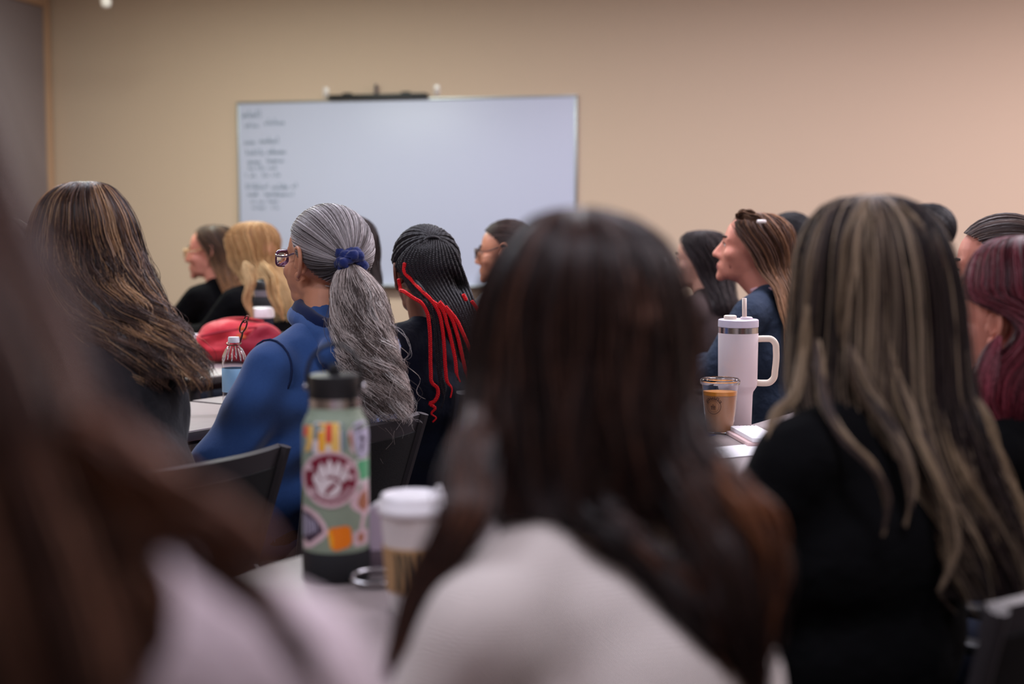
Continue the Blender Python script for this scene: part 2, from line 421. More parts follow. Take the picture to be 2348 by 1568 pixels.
NUM = 0
def person(label, head, yaw, byaw, skin, cloth, cname, pitch=0, roll=0, lean=.06, sc=1.0, sw=1.0, jaw=1.0, lap=False, neck=(0, 0, 0), trousers=None, vox=.012, wide=1.0, folds=0, short=False, ears=(-1, 1), hipshift=(0, 0), fine=False, elbow_out=.05, group=None, collar=True, extra=None, shoulder_drop=0, hip=None):
    H = at(*head); R = rot(yaw, pitch, roll); B = rot(byaw); bf = B @ V(0, 1, 0); br = B @ V(1, 0, 0); up = V(0, 0, 1)
    N = H + V(0, 0, -.146 * sc) - bf * .035 + Vector(neck)
    hips = N - bf * lean; hips.z = .565; hips += bf * hipshift[0] + br * hipshift[1]
    if hip: hips = Vector(hip)
    def sp(t):
        m = (N + hips) / 2 - bf * .035
        return hips * (1 - t) ** 2 + m * 2 * t * (1 - t) + N * t * t
    L = N.z - hips.z
    sh = {}; el = {}; wr = {}
    for s in (-1, 1):
        sh[s] = sp(.91) + br * (s * .165 * sw) - up * (.004 + shoulder_drop)
        w_ = sh[s] + bf * .34 - br * (s * .05); w_.z = .655 if lap else .79
        if lap: w_ -= bf * .04
        wr[s] = w_
        el[s] = sh[s] + bf * .10 - up * (.25) + br * (s * elbow_out)
        if not lap and el[s].z < .80: el[s].z = .80
    # body: one continuous surface from crown to hands
    mb = MB(); head_parts(mb, H, R, sc, jaw)
    nb = H + R @ (V(0, -.012, -.07) * sc)
    mb.cap(nb, N + up * .015, .053 * sc, .058 * sc, 16); mb.cap(N + up * .01, sp(.86), .058 * sc, .07, 16)
    mb.ell(sp(.84), (.13 * sw, .07, .06), B); mb.ell(sp(.62), (.135 * wide, .09, L * .30), B); mb.ell(sp(.3), (.125 * wide, .09, L * .28), B); mb.ell(hips, (.145 * wide, .105, .10), B)
    for s in (-1, 1):
        mb.cap(N + br * s * .03 - up * .01, sh[s], .04, .042)
        mb.cap(sh[s], el[s], .042, .034); mb.cap(el[s], wr[s], .034, .022); 
        hand(mb, wr[s], (wr[s] - el[s]) * V(1, 1, .25), up, s)
    knee = {}; ank = {}
    for s in (-1, 1):
        hp = hips + br * s * .085 - up * .03; kn = hips + bf * .43 + br * s * .11; kn.z = .50; an = kn - bf * .06; an.z = .09; knee[s] = kn; ank[s] = an
        mb.cap(hp, kn, .075, .050); mb.cap(kn, an, .047, .030); mb.cap(an + up * -.03, an + bf * .12 - up * .045, .032, .026)
    body = remesh(mb, .005 if fine else .0065, 3, .5, .45 if fine else .3)
    # lips
    lipc = H + R @ (V(0, .094, -.068) * sc); Ri = R.transposed()
    for k, f in enumerate(body.f):
        q = Ri @ (Vector(body.v[f[0]]) - lipc)
        if abs(q.x) < .021 * sc and abs(q.z) < .010 * sc * (1 - (q.x / (.025 * sc)) ** 2) + .001 and -.010 < q.y < .02: body.m[k] = 1
    for s in ears: ear_mesh(body, H, R, sc, s)
    org = V(hips.x, hips.y, 0)
    me = body.mesh('person', org); o = link('person', me, [skin, M['lip']], None, org)
    o['_o'] = tuple(org); o['label'] = label; o['category'] = 'person'; o['group'] = group or 'people seated in the audience'
    # clothes follow the body
    g = MB()
    g.ell(hips, (.178 * wide, .138, .125), B); g.ell(sp(.30), (.160 * wide, .125, L * .34), B); g.ell(sp(.60), (.166 * wide * sw, .120, L * .34), B); g.ell(sp(.82), (.168 * sw, .090, .075), B)
    if collar: g.cap(N + up * .012 * sc, sp(.86), .063 * sc, .078, 16)
    for s in (-1, 1):
        g.cap(N + br * s * .035 - up * .012, sh[s], .050, .058); g.cap(sh[s], el[s], .060, .050)
        if not short: g.cap(el[s], wr[s] - (wr[s] - el[s]).normalized() * .02, .049, .036)
    if extra: extra(g, sp, sh, el, wr, bf, br, N, hips)
    gm = remesh(g, vox, 24 if vox < .011 else 14, .5)
    if folds:
        P = np.array(gm.v); c = np.array(hips)
        e = np.array([el[1], el[-1]])
        z = P[:, 2]; k = np.array(bf); q = (P - c) @ np.array(br)
        dist = np.minimum(np.linalg.norm(P - e[0], axis=1), np.linalg.norm(P - e[1], axis=1))
        a = folds * (np.exp(-((z - hips.z - .12) / .16) ** 2) + .8 * np.exp(-(dist / .12) ** 2) + .25)
        n = np.sin(z * 70 + q * 34 + 3 * np.sin(q * 11 + z * 7)) * .6 + np.sin(z * 41 - q * 63 + 2 * np.sin((P @ k) * 23)) * .4
        dd = P - (c * np.array([1, 1, 0]) + np.array([0, 0, 1]) * z[:, None]); dd[:, 2] = 0; dd /= np.linalg.norm(dd, axis=1)[:, None] + 1e-6
        P += dd * (a * n)[:, None]; gm.v = [tuple(p) for p in P]
    top = part(cname, gm, cloth, o)
    t = MB(); t.ell(hips - up * .02, (.17 * wide, .13, .10), B)
    for s in (-1, 1):
        hp = hips + br * s * .085 - up * .03
        t.cap(hp, knee[s], .088, .062); t.cap(knee[s], ank[s] + up * .03, .060, .050)
    tm = remesh(t, .016, 6); part('trousers', tm, trousers or M['denim_dark'], o)
    for s in (-1, 1):
        f = MB(); a = ank[s]
        f.cap(a + V(0, 0, -.045) - bf * .02, a + bf * .15 - up * .048, .042, .036); f.ell(a - up * .01, (.042, .05, .05), B)
        part('shoe', remesh(f, .010, 3), M['shoe'], o)
    return dict(o=o, H=H, R=R, N=N, sp=sp, sh=sh, el=el, wr=wr, bf=bf, br=br, sc=sc, hips=hips, B=B)
def hl(p, x, y, z): return p['H'] + p['R'] @ (V(x, y, z) * p['sc'])
def face_bits(p, iris='iris', brow='brow', sides=(-1, 1), lashes=True):
    for s in sides:
        e = MB(); c = hl(p, s * .031, .0735, 0.001)
        e.ell(c, .0105 * p['sc'], p['R'], 14, 8); e.cur = 1
        e.ell(c + p['R'] @ V(0, .0072, 0), (.0048, .0038, .0048), p['R'], 12, 6)
        ob = part('eye', e, [M['eye_white'], M[iris]], p['o'])
        b = MB(); pts = [hl(p, s * x, y, z) for x, y, z in ((.014, .0935, .021), (.026, .090, .026), (.038, .080, .026), (.048, .068, .019))]
        b.tube(cr(pts, 9), [.002, .003, .0034, .0034, .0033, .003, .0026, .002, .001], 6); part('eyebrow', b, M[brow], p['o'])
        if lashes:
            b = MB(); pts = [hl(p, s * x, y, z) for x, y, z in ((.018, .085, .004), (.030, .0895, .0085), (.042, .081, .004))]
            b.tube(cr(pts, 9), .0014, 5); part('eyelashes', b, M['brow'], p['o'])
def glasses(p, frame, w=.050, h=.034, y=.112, label=None, z0=-.002):
    g = bpy.data.objects.new('glasses', None); COL.objects.link(g); g.parent = p['o']; g['_o'] = p['o']['_o']
    if label: g['label'] = label
    f = MB()
    for s in (-1, 1):
        pts = []
        for k in range(28):
            a = 2 * math.pi * k / 28; c, d = math.cos(a), math.sin(a)
            pts.append(hl(p, s * .035 + w / 2 * math.copysign(abs(c) ** .6, c), y - .012 * abs(s * .035 + w / 2 * c) / .06, z0 + h / 2 * math.copysign(abs(d) ** .6, d)))
        f.tube(pts, [.0024 if math.sin(2 * math.pi * k / 28) < .3 else .0040 for k in range(28)], 6, closed=True)
        f.tube(cr([hl(p, s * .061, y - .012, z0 + .010), hl(p, s * .069, y - .024, z0 + .009), hl(p, s * .074, .05, .008), hl(p, s * .077, -.002, .018), hl(p, s * .077, -.02, .008)], 16), .0026, 6, flat=None)
    f.tube([hl(p, -.010, y, z0 + .004), hl(p, 0, y + .002, z0 + .007), hl(p, .010, y, z0 + .004)], .0022, 6)
    part('frame', f, frame, g)
    for s in (-1, 1):
        l = MB(); pts = []
        for k in range(28):
            a = 2 * math.pi * k / 28; c, d = math.cos(a), math.sin(a)
            pts.append(hl(p, s * .035 + w / 2 * math.copysign(abs(c) ** .6, c), y - .012 * abs(s * .035 + w / 2 * c) / .06, z0 + h / 2 * math.copysign(abs(d) ** .6, d)))
        l.poly(pts, .0012, p['R'] @ V(0, 1, 0)); part('lens', l, M['lens'], g)
    return g

# ------------------------------------------------------------------ materials
M = {}
M['wall'] = mat('wall_paint', (214, 190, 168), .75, spec=.2, bump=(240, .12, .002), mottle=.02, mscale=1.2)
M['wall_grey'] = mat('door_grey', (150, 138, 140), .7, spec=.25, bump=(160, .2, .002))
M['trim'] = mat('trim_tan', (196, 160, 132), .6, spec=.3)
M['ceiling'] = mat('ceiling_white', (190, 186, 180), .9, bump=(90, .3, .004))
M['floor'] = mat('floor_carpet', (70, 66, 70), .95, spec=.1, bump=(400, .6, .004), mottle=.25, mscale=60)
M['board'] = mat('board_enamel', (204, 209, 233), .38, spec=.3, mottle=.015, mscale=1.5)
M['alu'] = mat('aluminium', (170, 176, 178), .35, metal=.8)
M['ink'] = mat('marker_ink', (88, 112, 128), .6)
M['black_plastic'] = mat('black_plastic', (24, 24, 27), .42, bump=(300, .1, .001))
M['clear'] = mat('clear_hook', (235, 225, 220), .2, trans=.0, spec=.5)
M['table'] = mat('table_laminate', (150, 138, 138), .42, spec=.4, mottle=.10, mscale=45, bump=(200, .05, .001))
M['table_edge'] = mat('table_edge_band', (60, 54, 54), .5)
M['steel'] = mat('brushed_steel', (200, 198, 200), .22, metal=1)
M['leg_metal'] = mat('grey_leg_metal', (90, 88, 92), .4, metal=.6)
M['chair_frame'] = mat('chair_frame_plastic', (54, 50, 53), .42, spec=.5, bump=(260, .15, .001))
M['chair_mesh'] = mat('chair_mesh_black', (26, 25, 27), .8, spec=.2, bump=(700, .6, .002))
M['chair_blue'] = mat('chair_back_slate', (92, 94, 132), .75, spec=.3, bump=(500, .4, .002))
M['chair_seat'] = mat('chair_seat_black', (28, 27, 30), .9, spec=.2, bump=(500, .5, .002))
M['skin_light'] = mat('skin_light', (224, 168, 146), .5, spec=.35, sss=.08, mottle=.05, mscale=30)
M['skin_tan'] = mat('skin_tan', (216, 150, 118), .48, spec=.4, sss=.08, mottle=.07, mscale=40, bump=(300, .12, .002))
M['skin_rosy'] = mat('skin_rosy', (226, 150, 128), .5, spec=.35, sss=.08, mottle=.05, mscale=30)
M['skin_brown'] = mat('skin_brown', (122, 76, 58), .45, spec=.4, sss=.05, mottle=.06, mscale=30)
M['skin_olive'] = mat('skin_olive', (204, 150, 124), .5, spec=.35, sss=.08, mottle=.05, mscale=30)
M['lip'] = mat('lip', (184, 98, 92), .4, sss=.05)
M['eye_white'] = mat('eye_white', (226, 220, 214), .25)
M['iris'] = mat('iris_brown', (48, 30, 22), .2)
M['brow'] = mat('eyebrow_dark', (52, 38, 32), .8)
M['brow_grey'] = mat('eyebrow_grey', (110, 102, 100), .8)
M['lens'] = mat('lens_clear', (240, 245, 250), .02, trans=1, spec=.5)
M['denim_dark'] = mat('denim_dark', (34, 38, 52), .9, spec=.2, bump=(500, .4, .002))
M['denim_blue'] = mat('denim_blue', (44, 66, 120), .9, spec=.2, bump=(500, .4, .002))
M['shoe'] = mat('shoe_black', (26, 25, 26), .6)
M['black_cloth'] = mat('black_cotton', (13, 13, 15), .95, spec=.08, bump=(35, .5, .01))
M['black_shirt'] = mat('black_jersey', (26, 26, 32), .85, spec=.2, bump=(22, .6, .012), sheen=.15)
M['navy_shirt'] = mat('navy_black_jersey', (20, 24, 38), .9, spec=.15, bump=(20, .6, .012), sheen=.12)
M['hoodie'] = mat('blue_fleece', (58, 90, 148), .95, spec=.1, bump=(500, .25, .0015), sheen=.35, mottle=.12, mscale=160)
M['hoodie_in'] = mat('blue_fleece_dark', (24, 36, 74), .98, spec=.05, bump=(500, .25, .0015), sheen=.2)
M['stitch'] = mat('stitch_blue', (20, 38, 80), .95)
M['sweater'] = mat('cream_knit', (226, 214, 208), .9, spec=.2, sheen=.3)
M['cardigan'] = mat('mauve_white_knit', (206, 188, 194), .95, spec=.1, bump=(90, .5, .006), sheen=.2)
M['jacket_slate'] = mat('slate_denim', (52, 62, 80), .9, spec=.2, bump=(40, .6, .012), mottle=.2, mscale=8)
M['grey_knit'] = mat('grey_knit', (120, 116, 116), .95, bump=(200, .5, .003))
M['pink_cloth'] = mat('pink_cotton', (214, 170, 178), .9)
M['beige_knit'] = mat('beige_print_knit', (150, 124, 112), .95, mottle=.35, mscale=40)
M['brown_blouse'] = mat('brown_blouse', (58, 44, 44), .9, mottle=.3, mscale=20)
# ribbing of the cream sweater: a wave bump
_nt = M['sweater'].node_tree; _b = _nt.nodes['Principled BSDF']; _tc = _nt.nodes.new('ShaderNodeTexCoord')
_w = _nt.nodes.new('ShaderNodeTexWave'); _w.inputs['Scale'].default_value = 95; _w.bands_direction = 'Z'; _w.inputs['Distortion'].default_value = 1.2; _w.inputs['Detail'].default_value = 2
_w2 = _nt.nodes.new('ShaderNodeTexWave'); _w2.inputs['Scale'].default_value = 110; _w2.bands_direction = 'DIAGONAL'
_ad = _nt.nodes.new('ShaderNodeMath'); _ad.operation = 'ADD'; _bp = _nt.nodes.new('ShaderNodeBump'); _bp.inputs['Strength'].default_value = .5; _bp.inputs['Distance'].default_value = .004
_nt.links.new(_tc.outputs['Object'], _w.inputs['Vector']); _nt.links.new(_tc.outputs['Object'], _w2.inputs['Vector'])
_nt.links.new(_w.outputs['Fac'], _ad.inputs[0]); _nt.links.new(_w2.outputs['Fac'], _ad.inputs[1]); _nt.links.new(_ad.outputs[0], _bp.inputs['Height']); _nt.links.new(_bp.outputs['Normal'], _b.inputs['Normal'])
M['scrunchie'] = mat('scrunchie_navy', (34, 48, 110), .85, spec=.2, bump=(60, .7, .006), sheen=.3)
M['purple_frame'] = mat('purple_acetate', (84, 36, 76), .25, spec=.6, coat=.4)
M['clear_frame'] = mat('honey_acetate', (206, 168, 120), .25, spec=.5)
M['dark_frame'] = mat('dark_acetate', (66, 44, 42), .3)
M['hair'] = hair_mat('hair', .40, .45)
M['hair_matte'] = hair_mat('hair_matte', .55, .35)
M['braid'] = mat('braid_black', (34, 31, 35), .55, spec=.45, bump=(900, .5, .001))
M['braid_red'] = mat('braid_red', (244, 20, 30), .5, spec=.4, bump=(900, .5, .001))
M['pearl'] = mat('pearl', (240, 232, 228), .15, spec=.6, coat=.5)
M['sage'] = mat('sage_powder_coat', (144, 158, 138), .55, spec=.35, bump=(900, .25, .001))
M['rubber'] = mat('black_rubber', (30, 30, 33), .75, spec=.3, bump=(700, .3, .001))
M['st_white'] = mat('sticker_white', (228, 216, 218), .4)
M['st_maroon'] = mat('sticker_maroon', (126, 30, 54), .4)
M['st_pink'] = mat('sticker_pinkwhite', (222, 190, 196), .4)
M['st_yellow'] = mat('sticker_yellow', (240, 196, 104), .4)
M['st_red'] = mat('sticker_red', (222, 60, 62), .4)
M['st_orange'] = mat('sticker_orange', (242, 126, 10), .4, mottle=.15, mscale=300)
M['st_amber'] = mat('sticker_amber', (246, 170, 20), .4)
M['st_green'] = mat('sticker_green', (98, 182, 130), .4)
M['st_lilac'] = mat('sticker_lilac', (196, 190, 214), .4)
M['st_dark'] = mat('sticker_plum', (66, 48, 66), .45, mottle=.4, mscale=200)
M['st_brown'] = mat('sticker_brown', (176, 112, 82), .4)
M['st_teal'] = mat('sticker_teal', (120, 140, 146), .4)
M['paper_white'] = mat('cup_paper_white', (232, 224, 222), .55, spec=.3)
M['lid_white'] = mat('cup_lid_white', (240, 236, 240), .35, spec=.5)
M['kraft'] = mat('kraft_sleeve', (176, 138, 96), .85, bump=(300, .3, .001))
M['sleeve_ink'] = mat('sleeve_ink', (54, 56, 46), .8)
M['tumbler'] = mat('tumbler_blush', (228, 214, 218), .5, spec=.35, bump=(900, .12, .001))
M['tumbler_lid'] = mat('tumbler_lid', (228, 222, 240), .3, spec=.5)
M['cream'] = mat('cream_handle', (238, 224, 206), .45)
M['straw'] = mat('straw_beige', (222, 200, 188), .4)
M['pet'] = mat('clear_plastic', (250, 250, 252), .03, trans=1, spec=.5)
M['pet'].node_tree.nodes['Principled BSDF'].inputs['IOR'].default_value = 1.25
M['latte'] = mat('iced_latte', (188, 134, 92), .4, mottle=.06, mscale=30)
M['caramel'] = mat('caramel_layer', (236, 152, 52), .3)
M['cup_ink'] = mat('cup_print', (84, 54, 40), .6)
M['white_paper'] = mat('white_paper', (244, 242, 246), .7)
M['pink_paper'] = mat('pink_paper', (222, 190, 188), .7)
M['bag_red'] = mat('bag_red_nylon', (204, 44, 58), .6, spec=.35, bump=(14, .5, .02), sheen=.2)
M['bag_dark'] = mat('bag_dark_red', (150, 28, 50), .7, spec=.3, bump=(16, .5, .02))
M['orange_leather'] = mat('orange_pull', (226, 106, 54), .5)
M['bronze'] = mat('bronze_clip', (120, 84, 72), .3, metal=.9)
M['water_label'] = mat('bottle_label_blue', (150, 196, 226), .4)
M['lavender'] = mat('lavender_case', (176, 160, 178), .45)
M['mauve_dark'] = mat('case_base_mauve', (92, 78, 88), .5)
M['screen'] = mat('phone_glass', (14, 14, 16), .08, coat=.5)
M['grey_band'] = mat('band_grey', (110, 104, 112), .5)

# ------------------------------------------------------------------ the room
Lp = V(-1.833, 9.61, 0); WD = V(.974, -.230, 0).normalized(); WN = V(-.230, -.974, 0).normalized()   # along the whiteboard wall; from it into the room
corner = Lp + WD * -1.422
WR = rot(math.degrees(math.atan2(WD.y, WD.x)))
def wbox(mb, s0, s1, n0, n1, z0, z1, b=0, o=corner):
    c = o + WD * (s0 + s1) / 2 + WN * (n0 + n1) / 2 + V(0, 0, (z0 + z1) / 2)
    return mb.box(c, (abs(s1 - s0), abs(n1 - n0), z1 - z0), b, WR)
LEN = 9.5; DEP = 12.0
struct('wall_back', wbox(MB(), -.1, LEN, -.12, 0, 0, CEIL), M['wall'])
struct('wall_left', wbox(MB(), -.12, 0, 0, DEP, 0, CEIL), M['wall'])
struct('wall_right', wbox(MB(), LEN, LEN + .12, -.12, DEP, 0, CEIL), M['wall'])
struct('wall_front', wbox(MB(), -.12, LEN + .12, DEP, DEP + .12, 0, CEIL), M['wall'])
struct('floor', wbox(MB(), -.12, LEN + .12, -.12, DEP + .12, -.1, 0), M['floor'])
struct('ceiling', wbox(MB(), -.12, LEN + .12, -.12, DEP + .12, CEIL, CEIL + .1), M['ceiling'])
d1 = struct('door_1', wbox(MB(), .006, .05, .10, 1.15, 0.01, 2.72, .004), M['wall_grey'])
tr = MB(); wbox(tr, 0, .06, .02, .095, 0, 2.80, .004); wbox(tr, 0, .06, 1.155, 1.23, 0, 2.80, .004); wbox(tr, 0, .06, .096, 1.154, 2.725, 2.80, .004)
struct('trim_1', tr, M['trim'])
hd = MB(); wbox(hd, .05, .10, 1.05, 1.07, .98, 1.0, .002); wbox(hd, .08, .10, .93, 1.07, .98, 1.0, .004); part('door_handle', hd, M['steel'], d1)
bb = MB(); wbox(bb, .09, LEN, 0, .012, 0, .10, .003); struct('baseboard_back', bb, M['table_edge'])

# whiteboard on the wall
wb0 = Lp; BW, BZ0, BZ1 = 2.31, .843, 2.063
def bpt(s, z, n): return wb0 + WD * s + WN * n + V(0, 0, z)
wbd = thing('whiteboard', 'wide white dry-erase board with a thin metal frame hung on the beige wall', 'whiteboard', bpt(BW / 2, 0, .0) + V(0, 0, 0))
wbd['_o'] = tuple(wbd.location)
x = MB(); wbox(x, .012, BW - .012, .004, .018, BZ0 + .012, BZ1 - .012, .001, wb0); part('writing_surface', x, M['board'], wbd, auto=30)
for nm, a in (('frame_rail', (0, BW, .002, .024, BZ1 - .014, BZ1)), ('frame_rail', (0, BW, .002, .024, BZ0, BZ0 + .014)), ('frame_rail', (0, .014, .002, .024, BZ0 + .0145, BZ1 - .0145)), ('frame_rail', (BW - .014, BW, .002, .024, BZ0 + .0145, BZ1 - .0145))):
    x = MB(); wbox(x, *a, .002, wb0); part(nm, x, M['alu'], wbd, auto=30)
x = MB(); wbox(x, .3, BW - .3, .024, .09, BZ0, BZ0 + .012, .003, wb0); part('marker_tray', x, M['alu'], wbd, auto=30)
# the handwriting, out of focus in the photograph: word by word in grey-blue marker
rg = random.Random(4)
ink = MB()
S0 = 9.61 / F_PX
words_ = [(562, 610, 262, 17), (568, 604, 288, 10), (616, 660, 281, 14), (565, 594, 325, 12), (602, 652, 322, 15), (570, 612, 349, 13), (622, 664, 347, 14), (573, 603, 370, 12), (617, 658, 367, 13), (575, 588, 385, 9), (594, 612, 385, 8), (622, 646, 384, 9), (565, 572, 402, 8), (578, 594, 402, 9), (607, 626, 401, 9), (632, 654, 400, 10), (566, 608, 427, 12), (612, 622, 426, 10), (632, 668, 427, 13), (679, 694, 425, 12), (572, 600, 444, 10), (612, 682, 444, 11), (578, 590, 462, 8), (598, 612, 461, 9), (622, 646, 460, 8), (582, 592, 475, 7), (598, 614, 475, 9), (628, 650, 475, 8)]
def wpx(px, py): 
    s = (px - 552) * S0 * .995; return bpt(s + .012, 1.25 + (514 - py) * S0 * .99, .0195)
for x0, x1, y, h in words_:
    px = x0
    while px < x1 - 2:
        wd_ = rg.uniform(4, 7); k = rg.random(); hh = h * (.55 if k < .65 else 1)
        q = [(0, .0), (.15, -hh * .5), (.5, -hh * rg.uniform(.8, 1)), (.85, -hh * .45), (.6, 0), (.25, -hh * .2)] if k < .5 else ([(0, -hh), (.1, 0), (.5, -hh * .5), (.9, 0)] if k < .8 else [(.5, -hh), (.5, 0), (.9, -hh * .1)])
        ink.tube([wpx(px + a * wd_, y + h / 2 + b) for a, b in q], .0021, 5, nrm=WN)
        px += wd_ + 1.2
hw = part('handwriting', ink, M['ink'], wbd); hw['kind'] = 'stuff'
# black document rail clipped on the board's top edge, with its hook
rail = thing('document_rail', 'black document rail with a small hook sitting on the top edge of the whiteboard', 'rail', bpt(.645, BZ1, .02)); rail['_o'] = tuple(rail.location)
ra, rb_ = .655, 1.330
x = MB(); wbox(x, ra, rb_, .006, .060, BZ1 + .0005, BZ1 + .030, .008, wb0); part('bar', x, M['black_plastic'], rail, auto=35)
x = MB(); 
for s_ in (ra + .13, ra + .53): x = MB(); wbox(x, s_ - .03, s_ + .03, .010, .05, BZ1 + .028, BZ1 + .042, .006, wb0); part('clamp', x, M['black_plastic'], rail, auto=35)
x = MB(); x.tube([bpt(ra + .325, BZ1 + .028, .03), bpt(ra + .325, BZ1 + .075, .03), bpt(ra + .328, BZ1 + .088, .036), bpt(ra + .330, BZ1 + .080, .045)], .010, 8); part('hook', x, M['grey_band'], rail)
for k, s_ in enumerate((.625, 1.385)):
    h = thing('adhesive_hook', ('clear adhesive hook by the end of the black rail nearest the handwriting', 'clear adhesive hook by the black rail end farthest from the handwriting')[k], 'hook', bpt(s_, BZ1 + .01, 0), group='clear hooks above the whiteboard'); h['_o'] = tuple(h.location)
    x = MB(); wbox(x, s_ - .02, s_ + .02, .0, .006, BZ1 + .015, BZ1 + .085, .003, wb0); part('back_plate', x, M['clear'], h, auto=35)
    x = MB(); x.tube([bpt(s_, BZ1 + .06, .006), bpt(s_, BZ1 + .04, .014), bpt(s_, BZ1 + .025, .022), bpt(s_, BZ1 + .035, .030)], .006, 8); part('hook_arm', x, M['clear'], h)
# small white pendent sprinkler by the wall, at the frame's top
pz = at(243, 6, 8.6)
sk = thing('sprinkler_head', 'small white pendent fixture hanging near the beige wall', 'sprinkler', pz); sk['_o'] = tuple(pz)
x = MB(); x.lathe([(.012, CEIL - pz.z), (.012, .03), (.030, .025), (.034, 0), (.028, -.022), (.012, -.032)], 20, pz); part('body', x, M['clear'], sk)
x = MB(); x.lathe([(.05, CEIL - pz.z - .001), (.05, CEIL - pz.z - .008), (.03, CEIL - pz.z - .02)], 24, pz); part('escutcheon', x, M['clear'], sk)

# ------------------------------------------------------------------ tables and chairs, in rows that look to the left
YW = 57.0
RB = rot(YW); RF = RB @ V(0, 1, 0); RU = RB @ V(1, 0, 0)
TZ = .75
def table(label, c, L, Wd):
    t = thing('training_table', label, 'table', (c.x, c.y, 0), math.radians(YW), 'laminate tables in rows')
    x = MB(); x.box((0, 0, TZ - .014), (L - .004, Wd - .004, .027), .003); part('tabletop', x, M['table'], t, auto=35)
    x = MB(); pts = [(-L / 2, -Wd / 2), (L / 2, -Wd / 2), (L / 2, Wd / 2), (-L / 2, Wd / 2)]
    for i in range(4):
        a, b = pts[i], pts[(i + 1) % 4]; x.box(((a[0] + b[0]) / 2, (a[1] + b[1]) / 2, TZ - .015), (abs(a[0] - b[0]) + .003, abs(a[1] - b[1]) + .003, .022), .001)
    part('edge_band', x, M['table_edge'], t, auto=35)
    for s in (-1, 1):
        for e in (-1, 1):
            x = MB(); x.tube([(s * (L / 2 - .09), e * (Wd / 2 - .07), 0), (s * (L / 2 - .09), e * (Wd / 2 - .07), TZ - .028)], .02, 12); part('leg', x, M['leg_metal'], t, auto=40)
    x = MB(); x.box((0, 0, TZ - .06), (L - .22, .03, .05), .003); part('crossbar', x, M['leg_metal'], t, auto=35)
    return t
EA = V(-.338, 2.10, 0)          # a point of the first row's far table edge
def rowA(s, d): return EA + RU * s - RF * d
table('grey laminate table under the sage bottle and the paper coffee cup', rowA(.03, .25), 1.5, .5)
table('grey laminate table under the white tumbler and the iced coffee', rowA(1.55, .25), 1.5, .5)
EB = V(-.62, 3.42, 0) + RF * .64
def rowB(s, d): return EB + RU * s - RF * d
table('grey laminate table holding the water bottle in front of the blue hoodie', rowB(-.42, .25), 1.5, .5)
table('grey laminate table in front of the woman with red braids', rowB(1.10, .31), 1.5, .5)
BAGP = at(548, 812, 5.15)
EC = V(BAGP.x, BAGP.y, 0) + RF * .24
def rowC(s, d): return EC + RU * s - RF * d
table('grey laminate table under the red bag', rowC(.25, .25), 1.5, .5)
table('grey laminate table before the woman in the slate jacket', rowC(1.78, .25), 1.5, .5)

CHAIR = {}
def chair_meshes(blue):
    """stacking armchair: flared back with a heavy top rail, side frames, seat, arms, four legs"""
    out = []
    def bp(u, v):       # back surface: u across -1..1, v up 0..1
        wd = .150 + .045 * v; y = -.195 - .085 * v + .035 * (1 - (u * u)) * -1 + .035
        return V(u * wd, y, .49 + .325 * v)
    x = MB(); x.grid(lambda a, b: bp((a * 2 - 1) * .93, .02 + b * .86), 14, 10, .006); out.append(('back_panel', x, M['chair_blue'] if blue else M['chair_mesh']))
    x = MB(); x.grid(lambda a, b: bp((a * 2 - 1) * .99, .88 + b * .12) + V(0, .004, 0), 14, 3, .014); out.append(('top_rail', x, M['chair_frame']))
    for s in (-1, 1):
        x = MB(); pts = [bp(s * .98, k / 8) for k in range(9)]; pts = [V(s * .17, -.06, .445), V(s * .162, -.13, .46)] + pts
        x.tube(pts, [.016, .018] + [.013] * 9, 8); out.append(('side_frame', x, M['chair_frame']))
        x = MB(); x.poly([V(s * .155, -.05, .44), V(s * .155, -.185, .455), V(s * .152, -.215, .56), V(s * .152, -.19, .585), V(s * .152, -.10, .50)], .010 * s, (1, 0, 0)); out.append(('side_bracket', x, M['chair_frame']))
    x = MB(); x.box((0, .02, .435), (.43, .43, .035), .015); out.append(('seat', x, M['chair_seat']))
    for s in (-1, 1):
        x = MB(); x.box((s * .245, .02, .632), (.045, .24, .018), .007); out.append(('armrest', x, M['black_plastic']))
        x = MB(); x.tube([V(s * .215, -.10, .43), V(s * .245, -.09, .47), V(s * .245, -.07, .62)], .011, 8); out.append(('arm_post', x, M['leg_metal'])); x = MB(); x.tube([V(s * .245, .10, .62), V(s * .245, .09, .47), V(s * .215, .10, .43)], .011, 8); out.append(('arm_post', x, M['leg_metal']))
        for e in (-1, 1):
            x = MB(); x.tube([V(s * .18, e * .15 + .01, .42), V(s * .20, e * .20 + .01, .012)], .0125, 8); x.ell((s * .20, e * .20 + .01, .012), (.018, .018, .012), None, 10, 6); out.append(('leg', x, M['leg_metal']))
    return out
def chair(label, c, yaw=YW, blue=False):
    t = thing('stacking_chair', label, 'chair', (c.x, c.y, 0), math.radians(yaw), 'stacking chairs in the audience')
    if blue not in CHAIR:
        CHAIR[blue] = []
        for nm, x, m in chair_meshes(blue):
            p = part(nm, x, m, t, auto=40); CHAIR[blue].append(p)
    else:
        for q in CHAIR[blue]:
            p = q.copy(); COL.objects.link(p); p.parent = t
    return t
def chair_for(p, label, blue=False, back=.015, yaw=None):
    bf = p['bf']; c = p['hips'] + bf * back
    return chair(label, c, yaw if yaw is not None else math.degrees(math.atan2(-bf.x, bf.y)), blue)

